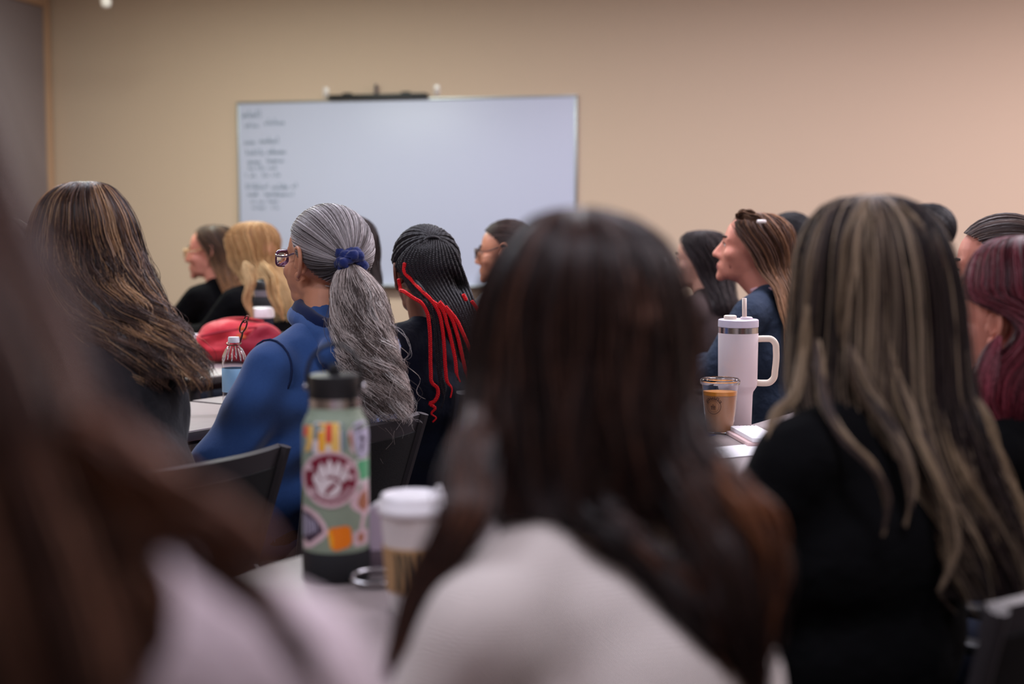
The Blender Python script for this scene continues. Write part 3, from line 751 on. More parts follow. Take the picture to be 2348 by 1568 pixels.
# ------------------------------------------------------------------ hair helpers that need the room
def lock(hs, path, n, pal, S=20, rad=.0008, flatten=.6, amp=.004, freq=2.0, clump=.35, core=None, taper=.25):
    """a loose lock of hair along a path of (x, y, depth, half width in the photograph's pixels)"""
    g = hs.rng
    K = cr([(*at(a, b, D), h * D / F_PX) for a, b, D, h in path], S)
    P = K[:, :3]; T = np.gradient(P, axis=0); T /= np.linalg.norm(T, axis=1)[:, None] + 1e-9
    A = np.cross(T, np.array((0, 1, .05))); A /= np.linalg.norm(A, axis=1)[:, None] + 1e-9; B = np.cross(T, A)
    nc = max(3, n // 9); ci = g.integers(0, nc, n)
    al = (g.random(nc) * 6.283)[ci] + .5 * g.normal(size=n); r = (np.sqrt(g.random(nc)))[ci] + .12 * g.normal(size=n)
    u = np.linspace(0, 1, S)[None]; end = (1 - .2 * g.random(n))[:, None]; sv = u * end
    Ki = np.stack([np.interp(sv, u[0], K[:, k]) for k in range(4)], -1)
    Ai = np.stack([np.interp(sv, u[0], A[:, k]) for k in range(3)], -1); Bi = np.stack([np.interp(sv, u[0], B[:, k]) for k in range(3)], -1)
    tp = (1 - (1 - taper) * np.clip((sv - .75) / .25, 0, 1)) * np.clip(.2 + sv / .15, 0, 1)
    w = Ki[..., 3] * r[:, None] * (1 - clump * sv) * tp
    wv = amp * np.sin(6.283 * freq * sv + (g.random(nc) * 6.283)[ci][:, None])
    X = Ki[..., :3] + Ai * (w * np.cos(al)[:, None] + wv)[..., None] + Bi * (w * flatten * np.sin(al)[:, None] + .6 * wv)[..., None]
    c = hs.palette(pal, nc)[ci] * (1 + .18 * g.normal(size=(n, 1))).clip(.4, 1.7)
    hs.strands(X, rad * (1 - .5 * u ** 3) * (.7 + .6 * g.random((n, 1))), c[:, None])
    if core:
        a = np.linspace(0, 6.283, 14)[:, None, None]; ww = (K[:, 3] * .72 * (1 - .8 * np.clip((u[0] - .7) / .3, 0, 1)))[None, :, None]
        hs.sheet(P[None] + A[None] * np.cos(a) * ww + B[None] * np.sin(a) * ww * flatten, np.array(s2l(core)))
def hit(p, px, py, k=1.0, grow=(.083, .104, .093)):
    """where the line of sight through (px, py) meets the hair over the skull"""
    Rm = np.array(p['R']); H = np.array(p['H']); c = np.array((0, -.012, .03)) * p['sc']; g = np.array(grow) * p['sc'] * k
    o = np.array((0, 0, CAM_Z)); d = np.array(at(px, py, 3.0)) - o
    oo = ((o - H) @ Rm - c) / g; dd = (d @ Rm) / g
    a, b, e = dd @ dd, 2 * oo @ dd, oo @ oo - 1; q = b * b - 4 * a * e
    return o + d * ((-b - math.sqrt(q)) / (2 * a) if q > 0 else -b / (2 * a))
def longhair(p, seed, pal, dark, rings, n=70, m=10, name='hair', **k):
    h = Hair(seed); h.bundle(rings, n, m, pal, dark, **k); h.build(name, M['hair_matte'], p['o']); return h
def drop(p, yt, wl, wr, yb, D, px, op=72, ry=.100, end=1.0, shift=0, rx=.118, back=.012, dn=.07):
    """slices of long straight hair with the face left open, px = head centre"""
    k = F_PX / D; c = px + back * k
    return [(c - 8, c + 8, yt, D, .012, 8), (c - .060 * k, c + .060 * k, yt + .008 * k, D, .055, 14), (c - .095 * k, c + .095 * k, yt + .035 * k, D, ry * .9, op - 48), (c - .112 * k, c + .112 * k, yt + .075 * k, D, ry, op - 24),
            (c - rx * k, c + rx * k, yt + .12 * k, D, ry * 1.03, op - 4), (c - rx * k, c + rx * k, yt + .17 * k, D, ry, op + 6),
            (c + shift * .4 - wl * k, c + shift * .4 + (wr + .01) * k, yt + .24 * k, D - dn * .5, ry * .95, op + 14), (c + shift - wl * k, c + shift + wr * k, (yt + .24 * k + yb) / 2, D - dn, ry * .9, op + 18), (c + shift - wl * k * end, c + shift + wr * k * end, yb, D - dn, ry * .8, op + 20)]

# ------------------------------------------------------------------ the audience, front rows of the room first
# woman with brown highlighted waves and a black top
p = person('woman with long wavy brown hair streaked blonde and a black top', (193, 560, 2.95), 42, YW, M['skin_light'], M['black_shirt'], 'shirt', lean=.2, hip=(-.745, 2.74, .565), ears=(), lap=True, sw=1.02, wide=1.04, vox=.010, shoulder_drop=.02, pitch=-4)
h = Hair(11)
BR = [((62, 42, 36), 5), ((88, 62, 50), 5), ((126, 92, 70), 3.5), ((176, 134, 98), 3.5), ((206, 164, 122), 1.6), ((44, 30, 28), 4), ((112, 90, 86), 2.5)]
h.bundle([(178, 212, 417, 2.95, .01), (150, 240, 422, 2.95, .05), (108, 270, 450, 2.95, .09), (82, 300, 500, 2.95, .112), (68, 318, 560, 2.95, .118), (66, 340, 620, 2.94, .115), (82, 372, 690, 2.92, .105), (108, 410, 740, 2.89, .095), (140, 446, 790, 2.86, .085), (170, 472, 835, 2.84, .075), (190, 486, 870, 2.83, .06), (200, 480, 893, 2.83, .05)],
         250, 15, BR, (40, 28, 26), depth=.32, amp=.015, freq=4.2, clump=.7, S=36, rad=.00062, tip=.16, spread=.02, fly=.014, wavestart=.22, mix=.22)
h.build('hair', M['hair'], p['o'])
chair_for(p, 'black stacking chair behind the woman with blonde-streaked waves')

# woman in the blue hoodie, grey ponytail
def hood_extra(g, sp, sh, el, wr, bf, br, N, hips):
    g.ell(sp(.66) - bf * .035, (.17, .10, .20), RB); g.ell(hips - bf * .01 + V(0, 0, .06), (.19, .15, .10), RB)
    for s in (-1, 1): g.cap(sh[s], el[s], .070, .060); g.cap(el[s], wr[s] - (wr[s] - el[s]) * .1, .056, .042)
p = person('woman in a blue hoodie with a long grey ponytail and purple glasses', (747, 601, 3.32), 45, 54, M['skin_tan'], M['hoodie'], 'hoodie', lean=-.02, hip=(-.535, 3.34, .565), sc=1.07, jaw=1.12, sw=1.0, wide=1.10, shoulder_drop=.04, elbow_out=.10, vox=.010, folds=.012, fine=True, lap=True, pitch=5, neck=(-.022, -.01, .008), extra=hood_extra)
GREY = p
x = MB(); N = p['N']; c = []
for k in range(24):
    a = 2 * math.pi * k / 24; q = p['bf'] * math.sin(a) + p['br'] * math.cos(a); back = max(0, -math.sin(a))
    c.append((N + q * (.072 + .026 * back) + V(0, 0, .012 - .035 * back + .02 * math.sin(a)), .023 + .016 * back))
x.tube([a for a, b in c], [b for a, b in c], 10, closed=True)
x.ell(N - p['bf'] * .10 - V(0, 0, .05), (.135, .05, .06), p['B']); x.ell(N - p['bf'] * .125 - V(0, 0, .11), (.115, .038, .07), p['B'])
for s in (-1, 1): x.cap(N + p['br'] * s * .06 - p['bf'] * .08 - V(0, 0, .03), N + p['br'] * s * .095 + p['bf'] * .05 - V(0, 0, .05), .042, .026)
part('hood', remesh(x, .007, 6), M['hoodie'], p['o'])
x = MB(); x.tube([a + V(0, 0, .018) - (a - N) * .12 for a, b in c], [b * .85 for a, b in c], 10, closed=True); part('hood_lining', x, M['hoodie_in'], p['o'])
x = MB(); s0 = p['sh'][-1]
x.tube([s0 + p['bf'] * .066 * math.cos(a) + V(0, 0, .066 * math.sin(a)) + p['br'] * (-.012 + .0 * a) for a in [2 * math.pi * k / 20 for k in range(20)]], .0025, 5, closed=True); part('shoulder_seam', x, M['stitch'], p['o'])
GR = [((206, 198, 200), 5), ((176, 168, 170), 4), ((146, 136, 136), 3), ((104, 94, 94), 2.2), ((72, 62, 62), 1.2), ((228, 220, 222), 2)]
h = Hair(12); TIEP = Vector(hit(p, 803, 603, 1.05)); TD = TIEP.y
Rl = np.array(p['R']); tl = (np.array(TIEP - p['H']) @ Rl) / p['sc'] - np.array((0, -.012, .03)); tl = tl / np.array((.083, .104, .093))
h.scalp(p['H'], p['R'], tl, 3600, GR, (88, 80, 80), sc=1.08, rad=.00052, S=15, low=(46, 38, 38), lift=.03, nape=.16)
PT = [(791, 815, 604, TD, .012), (770, 846, 628, TD - .02, .034), (762, 872, 660, TD - .035, .040), (760, 888, 700, TD - .05, .042), (764, 896, 750, TD - .06, .042), (772, 906, 800, TD - .07, .042), (784, 920, 850, TD - .07, .040), (800, 934, 900, TD - .07, .038), (818, 942, 940, TD - .07, .034), (834, 934, 968, TD - .07, .028)]
h.bundle(PT, 120, 17, [((232, 218, 212), 6), ((204, 188, 182), 4), ((150, 134, 128), 3), ((92, 78, 74), 2.5), ((244, 232, 228), 3)], (84, 72, 70), depth=.45, amp=.016, freq=4.6, clump=.5, S=34, rad=.00046, tip=.16, spread=.035, fly=.03, wavestart=.12, shrink=.78, mix=.22)
# wisps at the nape and loose curls
for q in range(9):
    a = (742 + h.rng.random() * 30, 640 + h.rng.random() * 30); lock(h, [(a[0], a[1], TD, 1), (a[0] + 20, a[1] + 10, TD - .02, 3), (a[0] + 30 + 18 * h.rng.random(), a[1] + 30 + 50 * h.rng.random(), TD - .04, 5)], 5, GR, S=14, rad=.0004, amp=.001)
for q in [[(890, 740, TD - .08, 1), (930, 770, TD - .08, 2), (938, 820, TD - .08, 2), (912, 830, TD - .08, 2)], [(890, 780, TD - .08, 1), (915, 800, TD - .08, 1), (905, 850, TD - .08, 1)], [(915, 900, TD - .08, 1), (940, 930, TD - .08, 1), (930, 965, TD - .08, 2)], [(915, 930, TD - .08, 1), (950, 960, TD - .08, 1), (972, 972, TD - .08, 1)], [(740, 730, TD - .08, 1), (758, 760, TD - .08, 2), (770, 800, TD - .08, 2)], [(760, 480, 3.3, 1), (800, 490, 3.28, 1), (825, 530, 3.27, 1)]]:
    lock(h, q, 4, GR, S=18, rad=.0004, amp=.003)
h.build('hair', M['hair'], p['o'])
x = MB(); tx = (at(812, 612, TD - .02) - at(796, 597, TD + .005)).normalized(); t1 = tx.orthogonal().normalized(); t2 = tx.cross(t1)
for k in range(3):
    x.tube([TIEP + tx * (.012 * (k - 1) + .004 * math.sin(5 * a + k)) + (t1 * math.cos(a) + t2 * math.sin(a)) * (.0225 + .0045 * math.sin(7 * a + 2 * k)) for a in [2 * math.pi * j / 56 for j in range(56)]], [.0115 + .0032 * math.sin(11 * j * .112 + k) for j in range(56)], 8, closed=True)
part('scrunchie', x, M['scrunchie'], p['o'])
glasses(p, M['purple_frame']); face_bits(p, brow='brow_grey')
chair('black stacking chair supporting the woman in the blue hoodie', V(-.515, 3.23, 0))

# woman with red and black braids
p = person('woman with black braids with bright red lengths and a dark navy top', (972, 632, 3.85), 22, 40, M['skin_brown'], M['navy_shirt'], 'shirt', lean=.05, hip=(-.225, 3.94, .565), vox=.011, folds=.005, sw=1.08, wide=1.12, pitch=0, fine=True)
BRD = p
def braid(parent, P, m, w=.0046, per=.0155, label=None, rng=random.Random(3), n=None):
    """a three-strand plait along a path"""
    P = np.array([tuple(q) for q in P]); L = np.linalg.norm(np.diff(P, axis=0), axis=1).sum()
    n = max(12, int(L / per * 7)); K = cr(P, n); T = np.gradient(K, axis=0); T /= np.linalg.norm(T, axis=1)[:, None] + 1e-9
    A = np.cross(T, np.array((.1, 1, .1))); A /= np.linalg.norm(A, axis=1)[:, None] + 1e-9; B = np.cross(T, A)
    s = np.linspace(0, L / per, n); ph = rng.random() * 6; x = MB()
    tp = np.clip((1 - np.linspace(0, 1, n)) / .12, .45, 1)
    for k in range(3):
        f = 2 * np.pi * (s + k / 3) + ph
        X = K + A * (np.sin(f) * w * .62 * tp)[:, None] + B * (np.sin(2 * f) * w * .38 * tp)[:, None]
        x.tube([tuple(q) for q in X], [w * .56 * t for t in tp], 5, nrm=(.3, 1, .2))
    return part('braid', x, m, parent, label=label)
HB = np.array((0, -.012, .03)); RBr = np.array((.085, .106, .096)); Rb = np.array(p['R']); Hb = np.array(p['H'])
def b_dir(pt):
    q = (np.array(pt) - Hb) @ Rb - HB; q = q / RBr; return q / np.linalg.norm(q)
def b_pt(d, k=1.0): return (HB + np.array(d) * RBr * k) @ Rb.T + Hb
def b_hit(px, py, k=1.0):
    """where the line of sight meets the scalp"""
    o = np.array((0, 0, CAM_Z)); d = np.array(at(px, py, 3.0)) - o
    oo = ((o - Hb) @ Rb - HB) / (RBr * k); dd = (d @ Rb) / (RBr * k)
    a, b, c = dd @ dd, 2 * oo @ dd, oo @ oo - 1; q = b * b - 4 * a * c
    t = (-b - math.sqrt(q)) / (2 * a) if q > 0 else -b / (2 * a)
    return o + d * t
tie = b_hit(990, 548, 1.03); td = b_dir(tie)
hs = Hair(3); hs.scalp(p['H'], p['R'], td, 900, [((30, 26, 30), 1)], (20, 18, 20), rad=.0006, grow=(.079, .100, .087)); hs.build('scalp_hair', M['hair_matte'], p['o'])
def sl(a, b, n=9, k0=1.0, k1=1.06):
    an = math.acos(max(-1, min(1, a @ b))); return [b_pt((math.sin((1 - t) * an) * a + math.sin(t * an) * b) / math.sin(an), k0 + (k1 - k0) * t + .05 * math.sin(math.pi * t)) for t in [i / (n - 1) for i in range(n)]]
rb = random.Random(8)
for k in range(26):      # drawn up from the hairline to the tie
    a = math.radians(-112 + 224 * k / 25); y = math.cos(a) * .85; xx = math.sin(a) * .95
    d = np.array((xx, y, float(hairline(y)) + .06 + .10 * (k % 2))); d /= np.linalg.norm(d)
    braid(p['o'], sl(d, td), M['braid'], w=.0064)
x = MB(); x.tube(cr([b_hit(970, 556, 1.07), b_hit(978, 547, 1.12), b_hit(990, 543, 1.14), b_hit(1003, 545, 1.12), b_hit(1010, 551, 1.07)], 14), .0042, 8); part('hair_band', x, M['braid'], p['o'])
for lay in range(2):
    for k in range(16):  # falling from the tie and the crown
        t = (k + .5 * lay) / 15.5
        x0, x1, x2, x3, x4 = 918 + t * 134, 940 + t * 132, 982 + t * 108, 1024 + t * 84, 1056 + t * 60
        s0 = b_hit(955 + t * 68, 556 - 10 * math.sin(t * 3.14), 1.0 + .05 * lay)
        q = [s0, b_hit(x0 * .55 + (955 + t * 68) * .45, 575, 1.07 + .05 * lay), b_hit(x0, 603, 1.09 + .05 * lay), Vector(b_hit(x1, 655, 1.10)) + V(0, -.008 * lay - .004, 0), at(x2, 705, 3.71 - .012 * lay), at(x3 + rb.uniform(-3, 3), 762, 3.70 - .012 * lay), at(x4 + rb.uniform(-4, 4), 830, 3.70 - .01 * lay)]
        if t > .25: q.append(at(x4 + 12 + rb.uniform(-5, 5), 860 + rb.uniform(-10, 40), 3.70))
        braid(p['o'], q, M['braid'], w=.0060)
DB = 3.655
REDS = [[(914, 640), (917, 655), (932, 672), (948, 683), (966, 694), (979, 716), (985, 750), (987, 800), (988, 850), (991, 878), (1003, 890), (1004, 905), (996, 920), (986, 925), (998, 936), (989, 948), (1000, 958), (992, 968)],
        [(928, 603), (927, 622), (944, 642), (968, 667), (992, 692), (1006, 716), (1014, 750), (1019, 800), (1022, 850), (1026, 876), (1036, 890), (1033, 912)],
        [(990, 690), (1012, 706), (1026, 745), (1037, 790), (1045, 830), (1048, 858), (1056, 876)],
        [(1008, 692), (1032, 722), (1048, 765), (1058, 806), (1068, 850), (1073, 872)],
        [(1022, 703), (1046, 732), (1062, 764), (1076, 796), (1085, 822)]]
for i, q in enumerate(REDS):
    P = [tuple(b_hit(a, b, 1.19)) if (b < 665 and i < 2) else tuple(at(a, b, DB + (.0 if b > 690 else .03 * (690 - b) / 40))) for a, b in q]
    braid(p['o'], P, M['braid_red'], w=.0047, label='bright red braid')
for q in [[(935, 632), (960, 664), (984, 690), (995, 730), (1001, 790), (1006, 850), (1012, 885), (1018, 915), (1012, 935)], [(950, 640), (975, 672), (996, 705), (1005, 750), (1009, 810), (1013, 866), (1020, 890), (1016, 925)], [(1000, 700), (1018, 726), (1036, 770), (1048, 830), (1050, 872)], [(1024, 720), (1042, 748), (1056, 790), (1063, 830)]]:
    braid(p['o'], [tuple(b_hit(a, b, 1.17)) if b < 665 else tuple(at(a, b, DB + .012)) for a, b in q], M['braid'], w=.0046, label='black braid hanging between the red ones')
for q in [[(1082, 690), (1096, 710), (1106, 745)], [(1062, 675), (1070, 690)]]:
    braid(p['o'], [tuple(at(a, b, 3.66)) for a, b in q], M['braid_red'], label='bright red braid')
face_bits(p)
chair_for(p, 'black stacking chair with a slate blue back beside the red braids', blue=True, yaw=YW)

# foreground: woman in the cream sweater
p = person('woman in a cream knit sweater with long dark brown hair, out of focus', (1338, 790, 1.30), 20, 46, M['skin_light'], M['sweater'], 'sweater', lean=.10, hip=(.135, 1.20, .565), ears=(), lap=True, sw=.92, wide=1.0, vox=.011, neck=(-.012, -.02, -.005), shoulder_drop=.025)
h = Hair(21)
FD = [((52, 34, 30), 5), ((38, 25, 24), 6), ((74, 48, 40), 3), ((98, 62, 46), 1.2), ((28, 19, 19), 4)]
h.bundle([(1310, 1360, 478, 1.30, .01), (1240, 1430, 492, 1.30, .05), (1180, 1506, 540, 1.30, .085), (1128, 1556, 620, 1.30, .105), (1096, 1584, 720, 1.30, .115), (1082, 1592, 850, 1.29, .115), (1066, 1596, 950, 1.27, .105), (1046, 1610, 1050, 1.25, .09), (1040, 1640, 1130, 1.23, .07), (1060, 1640, 1215, 1.22, .05)],
         150, 12, FD, (34, 23, 22), depth=.3, mix=.8, amp=.006, freq=2.0, clump=.6, S=20, rad=.0009, tip=.15, spread=.02)
WARM = [((122, 74, 48), 3), ((92, 56, 40), 3), ((156, 100, 66), 2), ((58, 37, 30), 2)]
lock(h, [(1100, 940, 1.22, 50), (1088, 1070, 1.18, 64), (1064, 1190, 1.14, 66), (985, 1320, 1.15, 48), (935, 1430, 1.15, 38), (900, 1510, 1.15, 28), (885, 1560, 1.15, 12)], 420, FD + WARM[1:2], rad=.0009, amp=.004, core=(60, 38, 28))
lock(h, [(1520, 900, 1.24, 60), (1550, 1020, 1.21, 75), (1610, 1140, 1.18, 105), (1672, 1260, 1.16, 128), (1688, 1380, 1.15, 112), (1700, 1480, 1.15, 95), (1716, 1570, 1.15, 70), (1730, 1680, 1.15, 30)], 900, FD + [((120, 74, 50), 1.5)], rad=.0009, amp=.008, freq=1.6, core=(34, 23, 22))
lock(h, [(1640, 1060, 1.17, 15), (1700, 1130, 1.15, 34), (1760, 1220, 1.14, 42), (1772, 1330, 1.14, 36), (1750, 1420, 1.14, 30), (1764, 1510, 1.14, 22)], 260, WARM, rad=.0009, amp=.004, core=(80, 50, 36))
lock(h, [(1250, 1120, 1.20, 60), (1330, 1180, 1.175, 60), (1430, 1240, 1.16, 52), (1530, 1340, 1.15, 55), (1600, 1450, 1.14, 50), (1660, 1560, 1.14, 30)], 420, FD + [((120, 74, 50), 2)], rad=.0009, amp=.006, core=(44, 29, 25))
h.build('hair', M['hair'], p['o'])
chair_for(p, 'black stacking chair under the woman in the cream sweater')

# foreground edge: person with brown hair and a pale mauve cardigan
p = person('person with brown hair and pale mauve knit, very blurred, at the frame edge', (-620, 150, .62), 20, 22, M['skin_light'], M['cardigan'], 'cardigan', lean=.05, ears=(), neck=(.05, .02, -.075), sw=1.0, shoulder_drop=.02, vox=.012)
h = Hair(22)
LB = [((112, 76, 62), 4), ((88, 60, 52), 5), ((146, 104, 84), 2), ((64, 44, 40), 4)]
h.bundle([(-660, -580, -270, .62, .01), (-900, -330, -150, .62, .06), (-1100, -180, 50, .62, .10), (-1140, -90, 300, .62, .115), (-1130, 0, 510, .62, .115), (-1110, 72, 620, .615, .11), (-1080, 132, 750, .61, .10), (-1050, 190, 900, .60, .09), (-1000, 222, 1050, .59, .07), (-900, 262, 1200, .58, .06), (-800, 300, 1400, .57, .05), (-700, 312, 1600, .565, .04), (-600, 280, 1800, .56, .03)],
         90, 8, LB, (56, 37, 34), depth=.3, amp=.005, freq=1.5, clump=.5, S=18, rad=.0010, tip=.1)
lock(h, [(150, 960, .57, 60), (300, 1085, .57, 75), (430, 1165, .575, 70), (560, 1235, .585, 55), (660, 1290, .60, 40)], 380, [((178, 124, 100), 3), ((146, 100, 80), 3), ((104, 70, 58), 2)], rad=.0009, amp=.003, core=(112, 78, 64))
lock(h, [(330, 1180, .58, 50), (480, 1280, .585, 46), (600, 1390, .59, 42), (690, 1500, .59, 40), (760, 1620, .59, 30)], 160, [((128, 96, 84), 3), ((100, 72, 64), 3)], rad=.0009, amp=.003)
lock(h, [(200, 1150, .57, 80), (290, 1280, .57, 80), (340, 1400, .57, 60), (330, 1560, .57, 60)], 200, LB, rad=.0009, amp=.003, core=(56, 37, 34))
h.build('hair', M['hair'], p['o'])
chair_for(p, 'black stacking chair under the person in pale mauve knit')

# woman with ash-blonde streaks in a black blouse, near the tumbler
p = person('woman with long dark hair streaked ash blonde and a black blouse', (2008, 662, 1.95), 30, 42, M['skin_light'], M['black_cloth'], 'blouse', lean=.06, hip=(.455, 1.915, .565), lap=True, ears=(), sw=1.14, wide=1.12, vox=.011, neck=(-.02, -.01, -.02))
h = Hair(31)
AS = [((46, 34, 35), 6), ((74, 60, 55), 4), ((122, 104, 88), 3), ((170, 147, 122), 2.8), ((32, 24, 25), 5)]
h.bundle([(1975, 2035, 448, 1.95, .01), (1905, 2095, 462, 1.95, .05), (1862, 2138, 505, 1.95, .09), (1836, 2168, 570, 1.95, .112), (1826, 2190, 650, 1.95, .118), (1818, 2206, 740, 1.945, .115), (1812, 2218, 830, 1.93, .105), (1812, 2232, 900, 1.91, .09), (1834, 2256, 970, 1.885, .075), (1870, 2284, 1050, 1.865, .06), (1930, 2318, 1140, 1.85, .05), (1990, 2350, 1230, 1.84, .042), (2050, 2375, 1320, 1.835, .035), (2110, 2385, 1400, 1.83, .03)],
         170, 11, AS, (36, 28, 27), depth=.3, mix=.3, amp=.007, freq=2.2, clump=.62, S=26, rad=.0008, tip=.3, spread=.02, wavestart=.4)
BL = [((166, 142, 114), 3), ((140, 118, 94), 3), ((104, 84, 68), 2)]
lock(h, [(1850, 700, 1.87, 6), (1840, 830, 1.86, 12), (1818, 910, 1.83, 14), (1776, 958, 1.79, 12), (1766, 1005, 1.765, 9), (1790, 1050, 1.755, 8), (1840, 1088, 1.745, 5)], 90, BL, rad=.0007, amp=.002)
lock(h, [(1874, 780, 1.85, 10), (1880, 850, 1.81, 13), (1892, 930, 1.765, 14), (1930, 1000, 1.74, 13), (2000, 1070, 1.725, 14), (2034, 1140, 1.725, 14), (2022, 1230, 1.73, 10)], 130, BL + AS, rad=.0007, amp=.002)
lock(h, [(1950, 790, 1.835, 12), (1975, 880, 1.82, 18), (2030, 960, 1.80, 20), (2070, 1040, 1.775, 16), (2092, 1120, 1.76, 14), (2075, 1210, 1.755, 10)], 150, BL + AS, rad=.0007, amp=.002)
lock(h, [(2030, 760, 1.84, 8), (2058, 880, 1.82, 14), (2100, 980, 1.80, 18), (2140, 1080, 1.78, 20), (2180, 1200, 1.77, 22), (2186, 1290, 1.765, 20), (2150, 1360, 1.765, 9)], 170, BL + AS, rad=.0007, amp=.003)
lock(h, [(2090, 850, 1.86, 20), (2140, 930, 1.84, 26), (2170, 1020, 1.82, 24), (2220, 1120, 1.81, 24), (2270, 1220, 1.81, 22), (2280, 1330, 1.81, 22), (2260, 1400, 1.81, 12)], 170, BL, rad=.0007, amp=.003)
lock(h, [(2200, 880, 1.88, 20), (2240, 960, 1.86, 26), (2280, 1060, 1.85, 30), (2330, 1180, 1.84, 30), (2360, 1300, 1.84, 28)], 190, BL, rad=.0007, amp=.003)
lock(h, [(1990, 455, 1.86, 6), (1960, 520, 1.838, 16), (1945, 620, 1.834, 22), (1935, 720, 1.836, 20), (1930, 800, 1.84, 14)], 70, BL + AS, rad=.0007, amp=.001)
lock(h, [(2060, 460, 1.88, 5), (2120, 540, 1.86, 10), (2155, 640, 1.86, 10), (2180, 740, 1.86, 8)], 60, BL, rad=.0007, amp=.001)
lock(h, [(1900, 480, 1.9, 10), (1868, 570, 1.88, 22), (1854, 690, 1.875, 24), (1850, 790, 1.875, 20), (1850, 870, 1.87, 12)], 80, BL + AS, rad=.0007, amp=.001)
h.build('hair', M['hair_matte'], p['o'])
chair('black stacking chair behind the woman with ash-blonde streaks', V(.485, 1.885, 0), 50)

# woman with burgundy hair
p = person('woman with burgundy red hair, a pearl earring and a black top', (2336, 740, 2.45), 36, 45, M['skin_rosy'], M['black_cloth'], 'top', lean=.06, sc=1.06, vox=.013, fine=True, shoulder_drop=.02)
h = Hair(32)
RD = [((126, 44, 57), 5), ((98, 31, 42), 5), ((158, 74, 88), 2.4), ((70, 20, 30), 4)]
h.bundle([(2330, 2380, 541, 2.45, .01, 0), (2280, 2440, 552, 2.45, .06, 10), (2244, 2468, 585, 2.45, .092, 24), (2222, 2482, 640, 2.45, .110, 36), (2212, 2488, 680, 2.45, .118, 46), (2214, 2490, 705, 2.45, .118, 92), (2216, 2490, 740, 2.44, .116, 112), (2216, 2490, 795, 2.43, .108, 102), (2220, 2490, 850, 2.41, .098, 80), (2222, 2490, 920, 2.39, .085, 72), (2232, 2490, 970, 2.38, .07, 66), (2250, 2480, 995, 2.375, .055, 60)],
         120, 13, RD, (64, 20, 28), face=math.radians(90 + 36), depth=.28, amp=.004, freq=1.8, clump=.5, S=22, rad=.0007, tip=.12, spread=.02)
lock(h, [(2292, 770, 2.36, 10), (2272, 820, 2.35, 26), (2258, 870, 2.34, 34), (2262, 930, 2.33, 34), (2290, 970, 2.325, 22), (2340, 988, 2.32, 14)], 320, RD + [((150, 70, 86), 2)], rad=.0007, amp=.002)
h.build('hair', M['hair'], p['o'])
x = MB(); e = hl(p, -.080, -.008, -.040); x.ell(e, .0075, None, 16, 10); part('earring', x, M['pearl'], p['o'])
face_bits(p)
chair_for(p, 'black stacking chair under the woman with burgundy hair')

# woman behind her with combed-back brown hair
p = person('woman with sleek combed-back brown hair peeking past the burgundy hair', (2290, 622, 3.12), 70, YW, M['skin_rosy'], M['grey_knit'], 'sweater', lean=.06, vox=.013, fine=True)
h = Hair(33); BN = [((92, 74, 70), 4), ((66, 52, 50), 4), ((140, 118, 106), 2), ((50, 38, 38), 3)]
h.scalp(p['H'], p['R'], (0, -.95, .1), 1500, BN, (60, 47, 45), rad=.0006); h.bundle([(2350, 2375, 600, 3.1, .012), (2340, 2390, 630, 3.08, .03), (2345, 2400, 700, 3.06, .035), (2352, 2398, 800, 3.04, .03), (2360, 2390, 860, 3.04, .015)], 20, 10, BN, (60, 47, 45), rad=.0007)
h.build('hair', M['hair'], p['o']); face_bits(p); chair_for(p, 'black stacking chair under the woman with combed-back brown hair')

# ------------------------------------------------------------------ far rows
def far(label, head, yaw, top, cname, skin, pal, dark, seed, style, cl, **k):
    fb = k.pop('face', True); gl = k.pop('gl', None); rg_ = k.pop('rings', None); tie = k.pop('tie', (0, -.9, -.1)); nn = k.pop('n', 55); tl_ = k.pop('tipcol', None); fop = k.pop('fop', None)
    k.setdefault('lean', .06); p = person(label, head, yaw, k.pop('byaw', YW), M[skin], M[top], cname, vox=.014, **k)
    h = Hair(seed)
    if style == 'long':
        h.bundle(rg_, nn * 2, 6, pal, dark, mix=.6, face=math.radians(90 + (fop if fop is not None else yaw)), depth=.25, amp=.005, freq=1.8, clump=.3, S=18, rad=.0010, tip=.15, tipcol=tl_, tipmix=.85 if tl_ else 0)
    else:
        h.scalp(p['H'], p['R'], tie, 900, pal, dark, rad=.0010, S=10, sc=k.get('sc', 1.0), lim=k.get('lim', 0))
        if rg_: h.bundle(rg_, 20, 8, pal, dark, rad=.0012, S=14)
    p['h'] = h
    if fb: face_bits(p)
    if gl: glasses(p, M[gl])
    chair_for(p, 'black stacking chair under the ' + cl)
    return p
MB_ = [((86, 62, 46), 4), ((66, 48, 38), 4), ((116, 84, 60), 2)]
D = 6.6
p = far('woman in black top and pale glasses, straight brown hair, seen in profile', (484, 579, D), 86, 'black_cloth', 'top', 'skin_rosy', MB_, (70, 50, 38), 41, 'long', 'woman in black with pale glasses', gl='clear_frame', tipcol=(168, 118, 74), neck=(.02, 0, .0),
        sc=1.08, rings=drop(None, 515, .10, .085, 715, D, 486, op=86, shift=26, rx=.124))
p['h'].build('hair', M['hair_matte'], p['o'])
D = 6.0
p = far('woman with very long blonde hair in front of the whiteboard corner', (580, 583, D), 60, 'black_cloth', 'top', 'skin_light', [((196, 150, 96), 4), ((168, 120, 76), 3), ((218, 176, 124), 3)], (150, 108, 70), 42, 'long', 'woman with very long blonde hair', tipcol=(226, 196, 146), ears=(), fop=60, face=False, n=80,
        rings=drop(None, 508, .085, .125, 735, D, 574, op=46, shift=36, rx=.104))
lock(p['h'], [(600, 600, 5.32, 16), (622, 640, 5.3, 18), (634, 690, 5.3, 17), (652, 735, 5.3, 10)], 160, [((226, 192, 138), 3), ((204, 164, 110), 2)], rad=.0012)
